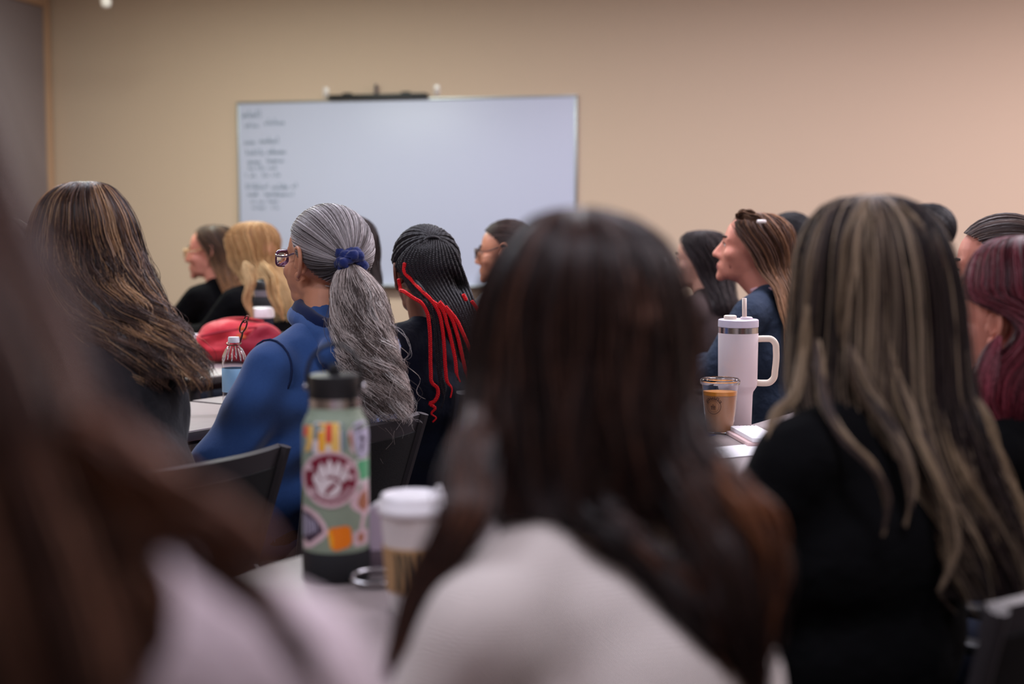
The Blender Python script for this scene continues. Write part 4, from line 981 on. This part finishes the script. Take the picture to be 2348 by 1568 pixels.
lock(p['h'], [(560, 600, 5.32, 14), (572, 640, 5.3, 14), (566, 690, 5.3, 12), (580, 735, 5.3, 8)], 120, [((216, 184, 136), 3), ((194, 154, 106), 2)], rad=.0012)
p['h'].build('hair', M['hair_matte'], p['o'])
D = 5.0
p = far('person with long dark hair and rose top hidden behind the grey ponytail', (786, 578, D), 40, 'pink_cloth', 'top', 'skin_rosy', [((40, 28, 28), 4), ((58, 42, 40), 2)], (34, 24, 24), 43, 'long', 'person in rose behind the grey ponytail', rings=drop(None, 492, .11, .115, 670, D, 782, op=50, shift=4), face=False, ears=(), lap=True, byaw=78, sw=.85, elbow_out=.0)
p['h'].build('hair', M['hair_matte'], p['o'])
DKB = [((58, 40, 34), 4), ((76, 54, 46), 2), ((44, 30, 28), 3)]
p = far('woman with tied-back dark brown hair and thin glasses before the whiteboard', (1158, 580, 5.3), 80, 'grey_knit', 'sweater', 'skin_tan', DKB, (52, 36, 32), 44, 'tied', 'woman with thin glasses by the whiteboard', gl='dark_frame', rings=[(1196, 1216, 560, 5.2, .01), (1190, 1228, 580, 5.2, .035), (1194, 1226, 605, 5.2, .03), (1200, 1218, 618, 5.2, .01)], lean=.05)
p['h'].build('hair', M['hair_matte'], p['o'])
D = 5.5
p = far('young woman with long black hair and a dark patterned blouse, in profile', (1604, 597, D), 76, 'brown_blouse', 'blouse', 'skin_light', [((40, 30, 32), 5), ((58, 44, 44), 2)], (34, 26, 28), 45, 'long', 'young woman with long black hair', ears=(), rings=drop(None, 528, .09, .10, 735, D, 1606, op=80, shift=16))
p['h'].build('hair', M['hair_matte'], p['o'])
D = 4.45
p = far('woman in a slate jacket with brown hair clipped up, chin raised', (1722, 572, D), 80, 'jacket_slate', 'jacket', 'skin_rosy', [((84, 58, 46), 4), ((110, 76, 56), 3), ((150, 106, 74), 1.5)], (74, 52, 42), 46, 'long', 'woman in the slate jacket', ears=(), trousers=M['denim_blue'], pitch=10, neck=(.03, 0, 0), sw=1.05, tipcol=(188, 138, 96),
        rings=drop(None, 488, .09, .10, 830, D, 1732, op=82, shift=44, dn=.13))
lock(p['h'], [(1690, 500, 4.4, 8), (1710, 492, 4.36, 14), (1735, 500, 4.34, 12), (1750, 512, 4.34, 6)], 90, [((110, 78, 56), 1), ((84, 58, 44), 1)], rad=.0012)
p['h'].build('hair', M['hair_matte'], p['o'])
x = MB(); c_ = at(1746, 508, 4.335); x.box(c_, (.030, .012, .012), .004, rot(10)); part('hair_clip', x, M['pearl'], p['o'])
x = MB(); N = p['N']; x.tube([N + (p['bf'] * math.sin(a) + p['br'] * math.cos(a)) * .062 + V(0, 0, .022) for a in [2 * math.pi * k / 20 for k in range(20)]], .010, 8, closed=True); part('inner_collar', x, M['pink_cloth'], p['o'])
BK = [((30, 28, 32), 5), ((46, 42, 46), 2)]
p = far('person with short black hair behind the woman in the slate jacket', (1806, 556, 5.85), 58, 'jacket_slate', 'jacket', 'skin_rosy', BK, (26, 24, 28), 47, 'short', 'person with short black hair', tie=(0, -.9, -.45), neck=(.0, 0, 0), sw=1.1)
p['h'].build('hair', M['hair_matte'], p['o'])
p = far('dark-haired person mostly hidden behind the ash-blonde streaked woman', (2124, 540, 5.6), 50, 'brown_blouse', 'top', 'skin_light', BK, (26, 24, 28), 48, 'short', 'person behind the ash-blonde streaks', tie=(0, -.9, -.45), face=False)
p['h'].build('hair', M['hair_matte'], p['o'])
p = far('person with thin greying brown hair half cut off by the frame', (6, 588, 4.5), 62, 'grey_knit', 'sweater', 'skin_light', [((112, 92, 84), 4), ((84, 66, 60), 3), ((150, 132, 122), 2)], (104, 84, 76), 49, 'short', 'person with thin greying hair', tie=(0, -.85, -.5))
p['h'].build('hair', M['hair_matte'], p['o'])

# ------------------------------------------------------------------ things on the tables
def on_table(px, py):
    d = at(px, py, 3.0) - V(0, 0, CAM_Z); t = (TZ - CAM_Z) / d.z
    return V(0, 0, CAM_Z) + d * t
def decal(name, parent, pts, m, prof, layer, cut=3, label=None):
    """a thin printed shape wrapped round a turned body; pts are (angle, height), prof(z) the body's radius"""
    bm = bmesh.new(); vs = [bm.verts.new((a, z, 0)) for a, z in pts]; f = bm.faces.new(vs)
    bmesh.ops.triangulate(bm, faces=[f]); 
    if cut: bmesh.ops.subdivide_edges(bm, edges=list(bm.edges), cuts=cut, use_grid_fill=True)
    bm.verts.index_update(); x = MB()
    P = []
    for v in bm.verts:
        r = prof(v.co.y) + .00025 * (layer + 1); P.append((r * math.cos(v.co.x), r * math.sin(v.co.x), v.co.y))
    x.add(P, [tuple(v.index for v in f.verts) for f in bm.faces]); bm.free()
    return part(name, x, m, parent, label=label)

# sage steel bottle with stickers
bc = on_table(772, 1322); k_ = bc.y / F_PX
bt = thing('water_bottle', 'sage green steel bottle covered in stickers, with black lid and black base', 'bottle', bc)
x = MB(); x.lathe([(.030, .002), (.0445, .002), (.0455, .006), (.0455, .041), (.0468, .046), (.0468, .208), (.0455, .219), (.0415, .229), (.0375, .236), (.0362, .244)], 56); part('body', x, M['sage'], bt, auto=50)
x = MB(); x.lathe([(.030, 0), (.0465, 0), (.0480, .003), (.0482, .041), (.0470, .0435)], 56, caps=True); part('boot', x, M['rubber'], bt, auto=50)
x = MB(); x.lathe([(.0352, .243), (.0362, .244), (.0362, .257), (.0350, .258)], 48); part('neck_ring', x, M['steel'], bt, auto=40)
x = MB(); x.lathe([(.0330, .256), (.0362, .2575), (.0366, .260), (.0366, .283), (.0352, .2885), (.0310, .2900), (.0, .2895)], 48, caps=False); part('lid', x, M['black_plastic'], bt, auto=40)
x = MB(); x.tube(cr([(-.0385, 0, .272), (-.0385, 0, .292), (-.030, 0, .315), (-.012, 0, .330), (.006, 0, .331), (.024, 0, .321), (.036, 0, .298), (.0385, 0, .272)], 34), .0030, 10, flat=1.0); part('carry_loop', x, M['black_plastic'], bt)
for s in (-1, 1):
    x = MB(); x.ell((s * .0405, 0, .272), (.0035, .0055, .0055), None, 14, 8); part('hinge_pin', x, M['steel'], bt)
x = MB(); x.cap((0, -.004, .288), (0, -.006, .298), .0085, .0075, 14); x.cap((0, .0, .2895), (0, .018, .2895), .006, .006, 10); part('spout', x, M['rubber'], bt)
A0 = math.atan2(-bc.y, -bc.x)
def bq(px, py): return (A0 + math.asin(max(-.995, min(.995, (px - 773) / 77.0))), .0455 + (1264 - py) * k_ * .985)
def br_(z): return float(np.interp(z, [.041, .046, .208, .219, .229, .236], [.0455, .0468, .0468, .0455, .0415, .0375]))
def st(pts, m, layer, cut=3): return decal('sticker', bt, [bq(*q) for q in pts], M[m], br_, layer, cut)
def circ(cx, cy, r, n=36, ry=None, a0=0, a1=2 * math.pi): return [(cx + r * math.cos(a0 + (a1 - a0) * k / n), cy + (ry or r) * math.sin(a0 + (a1 - a0) * k / n)) for k in range(n)]
def rrect(x0, y0, x1, y1, r=4):
    o = []
    for cx, cy, a in ((x1 - r, y1 - r, 0), (x0 + r, y1 - r, 90), (x0 + r, y0 + r, 180), (x1 - r, y0 + r, 270)):
        for j in range(4): t = math.radians(a + 30 * j); o.append((cx + r * math.cos(t), cy + r * math.sin(t)))
    return o
# hanging tags of the top label
st(rrect(699, 966, 722, 1036, 3), 'st_teal', 0, 2); st([(703, 972), (722, 970), (724, 1000), (716, 1030), (704, 1034), (710, 1008)], 'st_yellow', 1, 2); st(rrect(702, 972, 711, 997, 3), 'st_red', 2, 2)
st(rrect(722, 962, 786, 1034, 4), 'st_white', 0); st(rrect(724, 966, 734, 1002, 3), 'st_teal', 1, 2); st(rrect(735, 964, 746, 1030, 3), 'st_amber', 1, 2); st(rrect(746, 962, 782, 1036, 5), 'st_yellow', 2); st(rrect(752, 964, 765, 1008, 4), 'st_red', 3, 2); st(rrect(752, 1013, 763, 1028, 4), 'st_white', 3, 2); st(rrect(787, 966, 797, 1026, 3), 'st_teal', 1, 2)
# paw roundel
st(circ(762, 1093, 64, 40, 66), 'st_pink', 4, 2); st(circ(762, 1092, 57, 40, 58), 'st_maroon', 5, 2)
st(circ(758, 1112, 27, 24, 21), 'st_white', 6, 2)
for cx, cy, ax, ay, tl in ((733, 1098, 8, 15, -25), (744, 1077, 8.5, 17, -14), (760, 1068, 8.5, 18, 0), (777, 1072, 8.5, 17, 14), (791, 1086, 8, 15, 26)):
    t = math.radians(tl); st([(cx + a * math.cos(t) - b * math.sin(t), cy + a * math.sin(t) + b * math.cos(t)) for a, b in circ(0, 0, ax, 16, ay)], 'st_white', 6, 1)
    a, b = cx + 17 * math.sin(t), cy - 22 * math.cos(t); st([(cx - 5, cy - 12), (a, b - 4), (cx + 5, cy - 12)], 'st_white', 6, 1)
st([(748, 1124), (757, 1108), (772, 1098), (777, 1103), (768, 1114), (752, 1130)], 'st_maroon', 7, 1)
st(circ(800, 1064, 9, 18), 'st_pink', 7, 1); st(circ(806, 1089, 7, 14), 'st_pink', 7, 1); st(circ(716, 1128, 8, 14), 'st_pink', 7, 1); st(circ(715, 1067, 8, 14), 'st_pink', 7, 1)
for k in range(22):      # worn lettering round the roundel: only its strokes can be made out
    a = math.radians(28 + 124 * k / 21); c, s_ = math.cos(a), math.sin(a); L = 8 if k % 3 else 11
    p0 = (762 + 42 * c, 1092 + 43 * s_); p1 = (762 + (42 + L) * c, 1092 + (43 + L) * s_); st([(p0[0] - 1.6 * s_, p0[1] + 1.6 * c), (p1[0] - 1.6 * s_, p1[1] + 1.6 * c), (p1[0] + 1.6 * s_, p1[1] - 1.6 * c), (p0[0] + 1.6 * s_, p0[1] - 1.6 * c)], 'st_pink', 7, 0)
# the others
st([(814, 968), (832, 962), (846, 964), (849, 1000), (847, 1040), (836, 1050), (824, 1044), (816, 1012)], 'st_lilac', 1); 
st([(801, 985), (813, 972), (816, 1040), (808, 1030)], 'st_pink', 0, 2); st([(803, 995), (810, 985), (812, 1022), (806, 1014)], 'st_brown', 1, 1)
for q in [[(826, 1000), (834, 994), (840, 1004), (838, 1012)], [(832, 1012), (838, 1010), (834, 1034), (829, 1030)], [(820, 975), (838, 968), (839, 972), (821, 979)], [(819, 984), (840, 978), (840, 981), (820, 988)]]: st(q, 'st_dark', 2, 1)
st(rrect(818, 1050, 848, 1112, 5), 'st_white', 0); st(rrect(822, 1054, 848, 1100, 4), 'st_green', 1)
st([(803, 1152), (814, 1132), (832, 1118), (842, 1104), (848, 1112), (849, 1180), (838, 1190), (826, 1176), (812, 1166)], 'st_pink', 0); st([(822, 1150), (830, 1132), (842, 1124), (846, 1160), (838, 1176), (826, 1164)], 'st_brown', 1, 2)
st([(832, 1184), (840, 1186), (834, 1226), (824, 1224)], 'st_pink', 1, 2); st(rrect(812, 1218, 846, 1254, 6), 'st_pink', 0); st(rrect(822, 1224, 836, 1246, 5), 'st_brown', 1, 2)
st([(697, 1160), (712, 1162), (732, 1174), (748, 1196), (756, 1218), (740, 1236), (716, 1256), (699, 1262)], 'st_pink', 0); st([(698, 1172), (714, 1175), (730, 1188), (742, 1206), (744, 1216), (728, 1230), (712, 1246), (699, 1238)], 'st_dark', 1)
for k in range(5): st([(700 + 6 * k, 1180 + 3 * k), (703 + 6 * k, 1181 + 3 * k), (702 + 7 * k, 1232 - 4 * k), (699 + 7 * k, 1232 - 4 * k)], 'st_lilac', 2, 0)
st([(754, 1214), (762, 1206), (796, 1202), (806, 1208), (809, 1240), (802, 1252), (772, 1260), (760, 1254)], 'st_orange', 1); st([(754, 1214), (760, 1210), (766, 1232), (766, 1256), (760, 1252)], 'st_amber', 2, 2)

# paper coffee cup
cc = on_table(948, 1400)
cup = thing('coffee_cup', 'white paper coffee cup with domed white lid and kraft sleeve', 'cup', cc)
cr_ = lambda z: .0295 + (.0425 - .0295) * z / .138
x = MB(); x.lathe([(.026, .004), (.0285, .0), (.0300, .0), (cr_(.003), .004), (cr_(.134), .134), (.0435, .137), (.0425, .139), (.040, .137)], 48); part('cup_body', x, M['paper_white'], cup, auto=40)
x = MB(); x.lathe([(cr_(.028) + .0012, .030), (cr_(.030) + .0022, .0302), (cr_(.088) + .0022, .088), (cr_(.088) + .0008, .0885)], 48, caps=False); part('sleeve', x, M['kraft'], cup, auto=40)
x = MB(); x.lathe([(.0425, .128), (.0452, .130), (.0458, .135), (.0450, .139), (.0425, .142), (.0415, .150), (.0400, .1535), (.0370, .1545), (.0350, .1515), (.0, .151)], 48, caps=False); part('lid', x, M['lid_white'], cup, auto=50)
x = MB(); x.poly([(.022, -.014, .151), (.040, -.010, .150), (.0405, .010, .150), (.022, .014, .151)], .003, (0, 0, 1)); x.poly([(.024, -.010, .153), (.040, -.008, .152), (.036, -.006, .164), (.030, -.006, .163)], .016, (0, 1, 0)); part('lid_tab', x, M['lid_white'], cup, auto=30)
C0 = math.atan2(-cc.y, -cc.x)
for k, dx in enumerate((-.62, -.36, -.08, .20, .5)):      # wavy dark print on the sleeve
    L_ = [(C0 + dx + .10 * math.sin(2.2 * t + k) * .8, .034 + .050 * t) for t in [i / 8 for i in range(9)]]; w_ = (.16, .12, .14, .11, .09)[k]
    decal('sleeve_print', cup, [(a - w_ / 2, z) for a, z in L_] + [(a + w_ / 2 * (1 - .4 * abs(i - 4) / 4), z) for i, (a, z) in reversed(list(enumerate(L_)))], M['sleeve_ink'], lambda z: cr_(z) + .0024, 0, 0)

# carabiner and lavender case between them
q = on_table(862, 1342)
ky = thing('carabiner', 'chrome carabiner with a black strap lying beside the sage bottle', 'carabiner', q)
x = MB(); x.tube([(.034 * math.cos(a), .018 * math.sin(a), .006 + .006 * (1 + math.sin(a))) for a in [2 * math.pi * k / 30 for k in range(30)]], .0034, 8, closed=True); part('ring', x, M['steel'], ky)
x = MB(); x.box((.006, -.004, .0042), (.058, .020, .008), .003); part('strap', x, M['rubber'], ky, auto=40)
q = on_table(893, 1312)
lc = thing('zip_case', 'lavender rounded zip case standing behind the paper coffee cup', 'case', q, math.radians(10))
x = MB(); pr = [(-.036, .036)] + [(-.036 + .0 * k, .036 + .01 * k) for k in range(1, 4)] + [(-.036 * math.cos(t), .07 + .036 * math.sin(t)) for t in [math.pi * k / 14 for k in range(15)]] + [(.036, .05), (.036, .036)]
x.poly([(a, -.014, b) for a, b in pr], .028, (0, 1, 0)); part('shell', x, M['lavender'], lc, auto=30)
x = MB(); x.box((0, 0, .018), (.073, .029, .036), .004); part('base', x, M['mauve_dark'], lc, auto=40)

# tumbler with straw
tc_ = on_table(1690, 978)
tb = thing('tumbler', 'tall blush white tumbler with handle, steel ring and straw', 'tumbler', tc_)
x = MB(); x.lathe([(.030, .0015), (.0335, .0), (.0350, .002), (.0372, .080), (.0385, .088), (.0465, .100), (.0480, .106), (.0492, .232), (.0480, .234)], 56); part('body', x, M['tumbler'], tb, auto=50)
x = MB(); x.lathe([(.0470, .233), (.0488, .2335), (.0488, .2475), (.0470, .248)], 56); part('rim_ring', x, M['steel'], tb, auto=40)
x = MB(); x.lathe([(.0470, .247), (.0495, .2485), (.0498, .251), (.0494, .265), (.0470, .267), (.0, .267)], 56, caps=False); part('lid', x, M['tumbler_lid'], tb, auto=40)
x = MB(); x.lathe([(.016, .2665), (.0158, .275), (.013, .277), (0, .277)], 24, (-.021, -.004, 0), caps=False); part('sip_plug', x, M['cream'], tb, auto=40)
x = MB(); x.lathe([(.0155, .2665), (.0152, .271), (.013, .273), (0, .273)], 24, (.019, -.004, 0), caps=False); part('straw_cap', x, M['tumbler'], tb, auto=40)
x = MB(); x.tube([(.014, -.002, .02), (.0145, -.002, .27), (.0135, -.002, .319)], .0056, 12); part('straw', x, M['straw'], tb)
x = MB(); x.tube(cr([(.045, 0, .218), (.066, -.004, .219), (.080, -.006, .218), (.090, -.008, .208), (.0925, -.008, .190), (.0905, -.008, .140), (.088, -.007, .122), (.078, -.005, .111), (.062, -.003, .109), (.042, 0, .110)], 40), .0082, 12); part('handle', x, M['cream'], tb)

# iced coffee in a clear cup
ic = on_table(1650, 992)
ice = thing('iced_coffee', 'iced coffee in a clear plastic cup with flat lid and printed logo', 'cup', ic)
ir = lambda z: .0315 + (.0445 - .0315) * z / .122
x = MB(); x.lathe([(.0, .004), (.026, .003), (.0300, .0), (.0315, .001), (ir(.028), .028), (ir(.028) + .001, .030), (ir(.044), .044), (ir(.044) + .001, .046), (ir(.122), .122), (.0460, .124), (.0452, .1262), (ir(.12) - .0012, .122), (ir(.047) - .0008, .047), (ir(.03) - .001, .03), (.0302, .005), (0, .0048)], 56, caps=False); part('clear_cup', x, M['pet'], ice, auto=50)
x = MB(); x.lathe([(0, .0055), (.0296, .0056), (ir(.03) - .0016, .030), (ir(.092) - .0018, .092)], 48, caps=False); x.lathe([(ir(.092) - .0018, .0919), (0, .0919)], 48, caps=False); part('coffee', x, M['latte'], ice, auto=50)
x = MB(); x.lathe([(0, .0925), (ir(.0925) - .0018, .0925), (ir(.102) - .0018, .102), (0, .1025)], 48, caps=False); part('caramel', x, M['caramel'], ice, auto=40)
x = MB(); x.lathe([(.0440, .118), (.0474, .1185), (.0482, .122), (.0478, .128), (.0440, .1315), (.040, .129), (.0, .1285)], 56, caps=False); part('lid', x, M['pet'], ice, auto=50)
I0 = math.atan2(-ic.y, -ic.x)
def iq(u, v): return (I0 + u / .038, v)        # metres round the cup, height
def itor(z): return ir(z) + .0003
for a, b in ((.0190, .0179), (.0140, .0135)):
    cx, cz = -.016, .068
    pts = [(cx + a * math.cos(t), cz + a * math.sin(t)) for t in [2 * math.pi * k / 40 for k in range(41)]] + [(cx + b * math.cos(t), cz + b * math.sin(t)) for t in [2 * math.pi * k / 40 for k in range(40, -1, -1)]]
    x = MB()
    for k in range(40):
        qd = []
        for r, t in ((a, k), (a, k + 1), (b, k + 1), (b, k)):
            an = 2 * math.pi * t / 40; A_, Z = iq(cx + r * math.cos(an), cz + r * math.sin(an)); R_ = itor(Z); qd.append((R_ * math.cos(A_), R_ * math.sin(A_), Z))
        x.add(qd, [(0, 1, 2, 3)])
    part('logo_ring', x, M['cup_ink'], ice)
for q in ([(-.021, .060), (-.019, .060), (-.019, .070), (-.021, .070)], [(-.017, .060), (-.015, .060), (-.015, .073), (-.017, .073)], [(-.013, .060), (-.011, .060), (-.011, .070), (-.013, .070)], [(-.022, .066), (-.010, .066), (-.010, .0675), (-.022, .0675)]):
    decal('logo_emblem', ice, [iq(*p_) for p_ in q], M['cup_ink'], itor, 1, 0)
tcv = bpy.data.curves.new('logo_text', 'FONT'); tcv.body = 'gavi\u00f1a'; tcv.size = .0165; tcv.align_x = 'CENTER'
to = bpy.data.objects.new('logo_text', tcv); COL.objects.link(to); dg = bpy.context.evaluated_depsgraph_get(); dg.update()
tm_ = bpy.data.meshes.new_from_object(to.evaluated_get(dg)); x = MB(); P = []
for v in tm_.vertices:
    an = math.pi / 2 - v.co.x / .0185 ; rr = .0178 + v.co.y * .85; A_, Z = iq(-.016 + rr * math.cos(an), .066 + rr * math.sin(an)); R_ = itor(Z) + .0004; P.append((R_ * math.cos(A_), R_ * math.sin(A_), Z))
x.add(P, [tuple(f.vertices) for f in tm_.polygons]); part('logo_text', x, M['cup_ink'], ice); bpy.data.objects.remove(to); bpy.data.meshes.remove(tm_)

# papers by the black blouse
q = on_table(1668, 1037)
sh_ = thing('paper_sheet', 'white paper sheet lying on the table below the iced coffee', 'paper', q, math.radians(28))
x = MB(); x.box((.03, 0, .0009), (.21, .13, .0016), 0); part('sheet', x, M['white_paper'], sh_, smooth=False)
q = on_table(1730, 1008)
nb = thing('notepad', 'small white spiral notepad lying behind the black blouse shoulder', 'notepad', q, math.radians(6))
x = MB(); x.box((0, 0, .014), (.066, .20, .010), .001); part('pages', x, M['white_paper'], nb, auto=30)
x = MB(); x.box((-.004, -.004, .0045), (.080, .20, .0085), .001); part('cover', x, M['pink_paper'], nb, auto=30)
for k in range(7):
    x = MB(); x.tube([(-.027 + .009 * k, .10 + .004 * math.cos(a), .012 + .008 * math.sin(a)) for a in [2 * math.pi * j / 10 for j in range(10)]], .0009, 5, closed=True); part('spiral_ring', x, M['leg_metal'], nb)

# water bottle before the hoodie
q = on_table(539, 952)
wbt = thing('plastic_bottle', 'clear plastic water bottle with white cap and bronze clip beside the blue hoodie', 'bottle', q)
x = MB(); pf = [(0, .004), (.022, .002), (.030, .004), (.0325, .012), (.0318, .06), (.0325, .066), (.0325, .135), (.0318, .14), (.0322, .150), (.0290, .168), (.0215, .186), (.0150, .196), (.0135, .200), (.0135, .212)]
x.lathe(pf + [(r - .0008, z) for r, z in reversed(pf[1:])], 40, caps=False); part('bottle_body', x, M['pet'], wbt, auto=60)
for k in range(8):
    a = 2 * math.pi * k / 8; x = MB(); x.tube([(r * math.cos(a) * 1.01, r * math.sin(a) * 1.01, z) for r, z in ((.0312, .155), (.0290, .168), (.0215, .186), (.0155, .195))], [.0012, .0026, .0024, .001], 6); part('rib', x, M['pet'], wbt)
x = MB(); x.lathe([(.0328, .068), (.0331, .0685), (.0331, .134), (.0328, .1345)], 40, caps=False); part('label', x, M['water_label'], wbt)
x = MB(); x.lathe([(.0145, .206), (.0152, .2065), (.0152, .220), (.0140, .222), (0, .222)], 32, caps=False); part('cap', x, M['lid_white'], wbt, auto=40)
x = MB(); x.tube([(.0185 * math.cos(a), .0185 * math.sin(a), .204 + .004 * math.sin(a)) for a in [2 * math.pi * k / 24 for k in range(24)]], .0022, 6, closed=True); part('neck_strap', x, M['bronze'], wbt)
x = MB(); x.tube(cr([(.014, .006, .206), (.020, .004, .222), (.024, 0, .238)], 8), .003, 6); x.tube([(.026 + .008 * math.cos(a) + .006 * math.sin(a), 0, .252 + .018 * math.sin(a)) for a in [2 * math.pi * k / 20 for k in range(20)]], .0022, 7, closed=True); x.tube([(.033 + .005 * math.cos(a) + .004 * math.sin(a), .002, .272 + .010 * math.sin(a)) for a in [2 * math.pi * k / 16 for k in range(16)]], .0018, 6, closed=True); part('clip', x, M['bronze'], wbt); wbt.scale = (.98, .98, .93)

# red bag on the far table
bg = thing('red_bag', 'slouched bright red nylon bag lying on the far table', 'bag', (BAGP.x, BAGP.y, TZ), math.radians(8))
def lump(mb, fr):
    P = np.array(mb.v); n = .006 * np.sin(P[:, 0] * 46 + 3 * np.sin(P[:, 2] * 30)) + .005 * np.sin(P[:, 2] * 70 + P[:, 0] * 21 + fr); P[:, 1] -= n; P[:, 2] += .5 * n * (P[:, 2] > .03); P[:, 2] = np.maximum(P[:, 2], .001); mb.v = [tuple(q) for q in P]; return mb
x = MB(); x.ell((-.055, 0, .075), (.105, .075, .075)); x.ell((-.02, .01, .118), (.12, .06, .040)); x.ell((.06, .01, .105), (.095, .055, .040)); x.ell((-.08, -.01, .05), (.07, .07, .048)); x.ell((0, 0, .03), (.12, .06, .03)); part('main_pouch', lump(remesh(x, .010, 6), 0), M['bag_red'], bg)
x = MB(); x.ell((.095, -.045, .080), (.065, .060, .055)); x.ell((.10, -.04, .045), (.065, .05, .042)); x.ell((.05, -.05, .05), (.07, .05, .048)); part('side_pouch', lump(remesh(x, .009, 6), 2), M['bag_dark'], bg)
x = MB(); x.tube(cr([(-.13, -.06, .10), (-.07, -.079, .115), (0, -.074, .125), (.06, -.06, .13), (.12, -.03, .125)], 24), .004, 6); part('zip', x, M['bag_dark'], bg)
for a, b in ((.018, .128), (.012, .100)):
    x = MB(); x.box((a, -.082, b), (.034, .006, .014), .004, rot(0, 0, 12)); part('zip_pull', x, M['orange_leather'], bg, auto=40)
x = MB(); x.tube(cr([(-.10, 0, .14), (-.06, 0, .155), (.02, .01, .160), (.09, .01, .148)], 16), .007, 8, flat=.5); part('strap', x, M['bag_red'], bg)
# black bottle, white-lidded cup, paper behind the bag
def col_(px, D): v = at(px, 700, D); return V(v.x, D, TZ)
q = col_(601, 5.45); fl = thing('flask', 'black flask with a grey band standing in front of the blonde hair', 'flask', q)
x = MB(); x.lathe([(.034, 0), (.036, .003), (.036, .20), (.033, .216), (.026, .224)], 32); part('flask_body', x, M['rubber'], fl, auto=40)
x = MB(); x.lathe([(.0275, .222), (.030, .224), (.030, .246), (.0275, .248)], 32); part('band', x, M['grey_band'], fl, auto=40)
x = MB(); x.lathe([(.027, .247), (.029, .249), (.029, .275), (.024, .283), (.012, .286), (.012, .292), (0, .293)], 32, caps=False); part('cap', x, M['black_plastic'], fl, auto=40)
q = col_(601, 5.34); tv = thing('travel_mug', 'dark travel mug with a white lid behind the red bag', 'mug', q)
x = MB(); x.lathe([(.032, 0), (.034, .003), (.041, .150), (.040, .152)], 32); part('mug_body', x, M['denim_dark'], tv, auto=40)
x = MB(); x.lathe([(.041, .150), (.0445, .152), (.0445, .172), (.040, .186), (.030, .190), (0, .190)], 32, caps=False); part('lid', x, M['lid_white'], tv, auto=40)
q = col_(440, 5.25); pk = thing('paper_packet', 'white folded paper packet standing beside the red bag', 'paper', q, math.radians(20))
x = MB(); x.box((0, 0, .048), (.09, .03, .094), .002); part('packet', x, M['white_paper'], pk, auto=30)
x = MB(); x.poly([(-.045, -.016, .094), (.045, -.016, .094), (.030, -.020, .060), (-.030, -.020, .060)], .001, (0, -1, 0)); part('flap', x, M['white_paper'], pk, smooth=False)
for o in SC.objects:
    if '_o' in o: del o['_o']
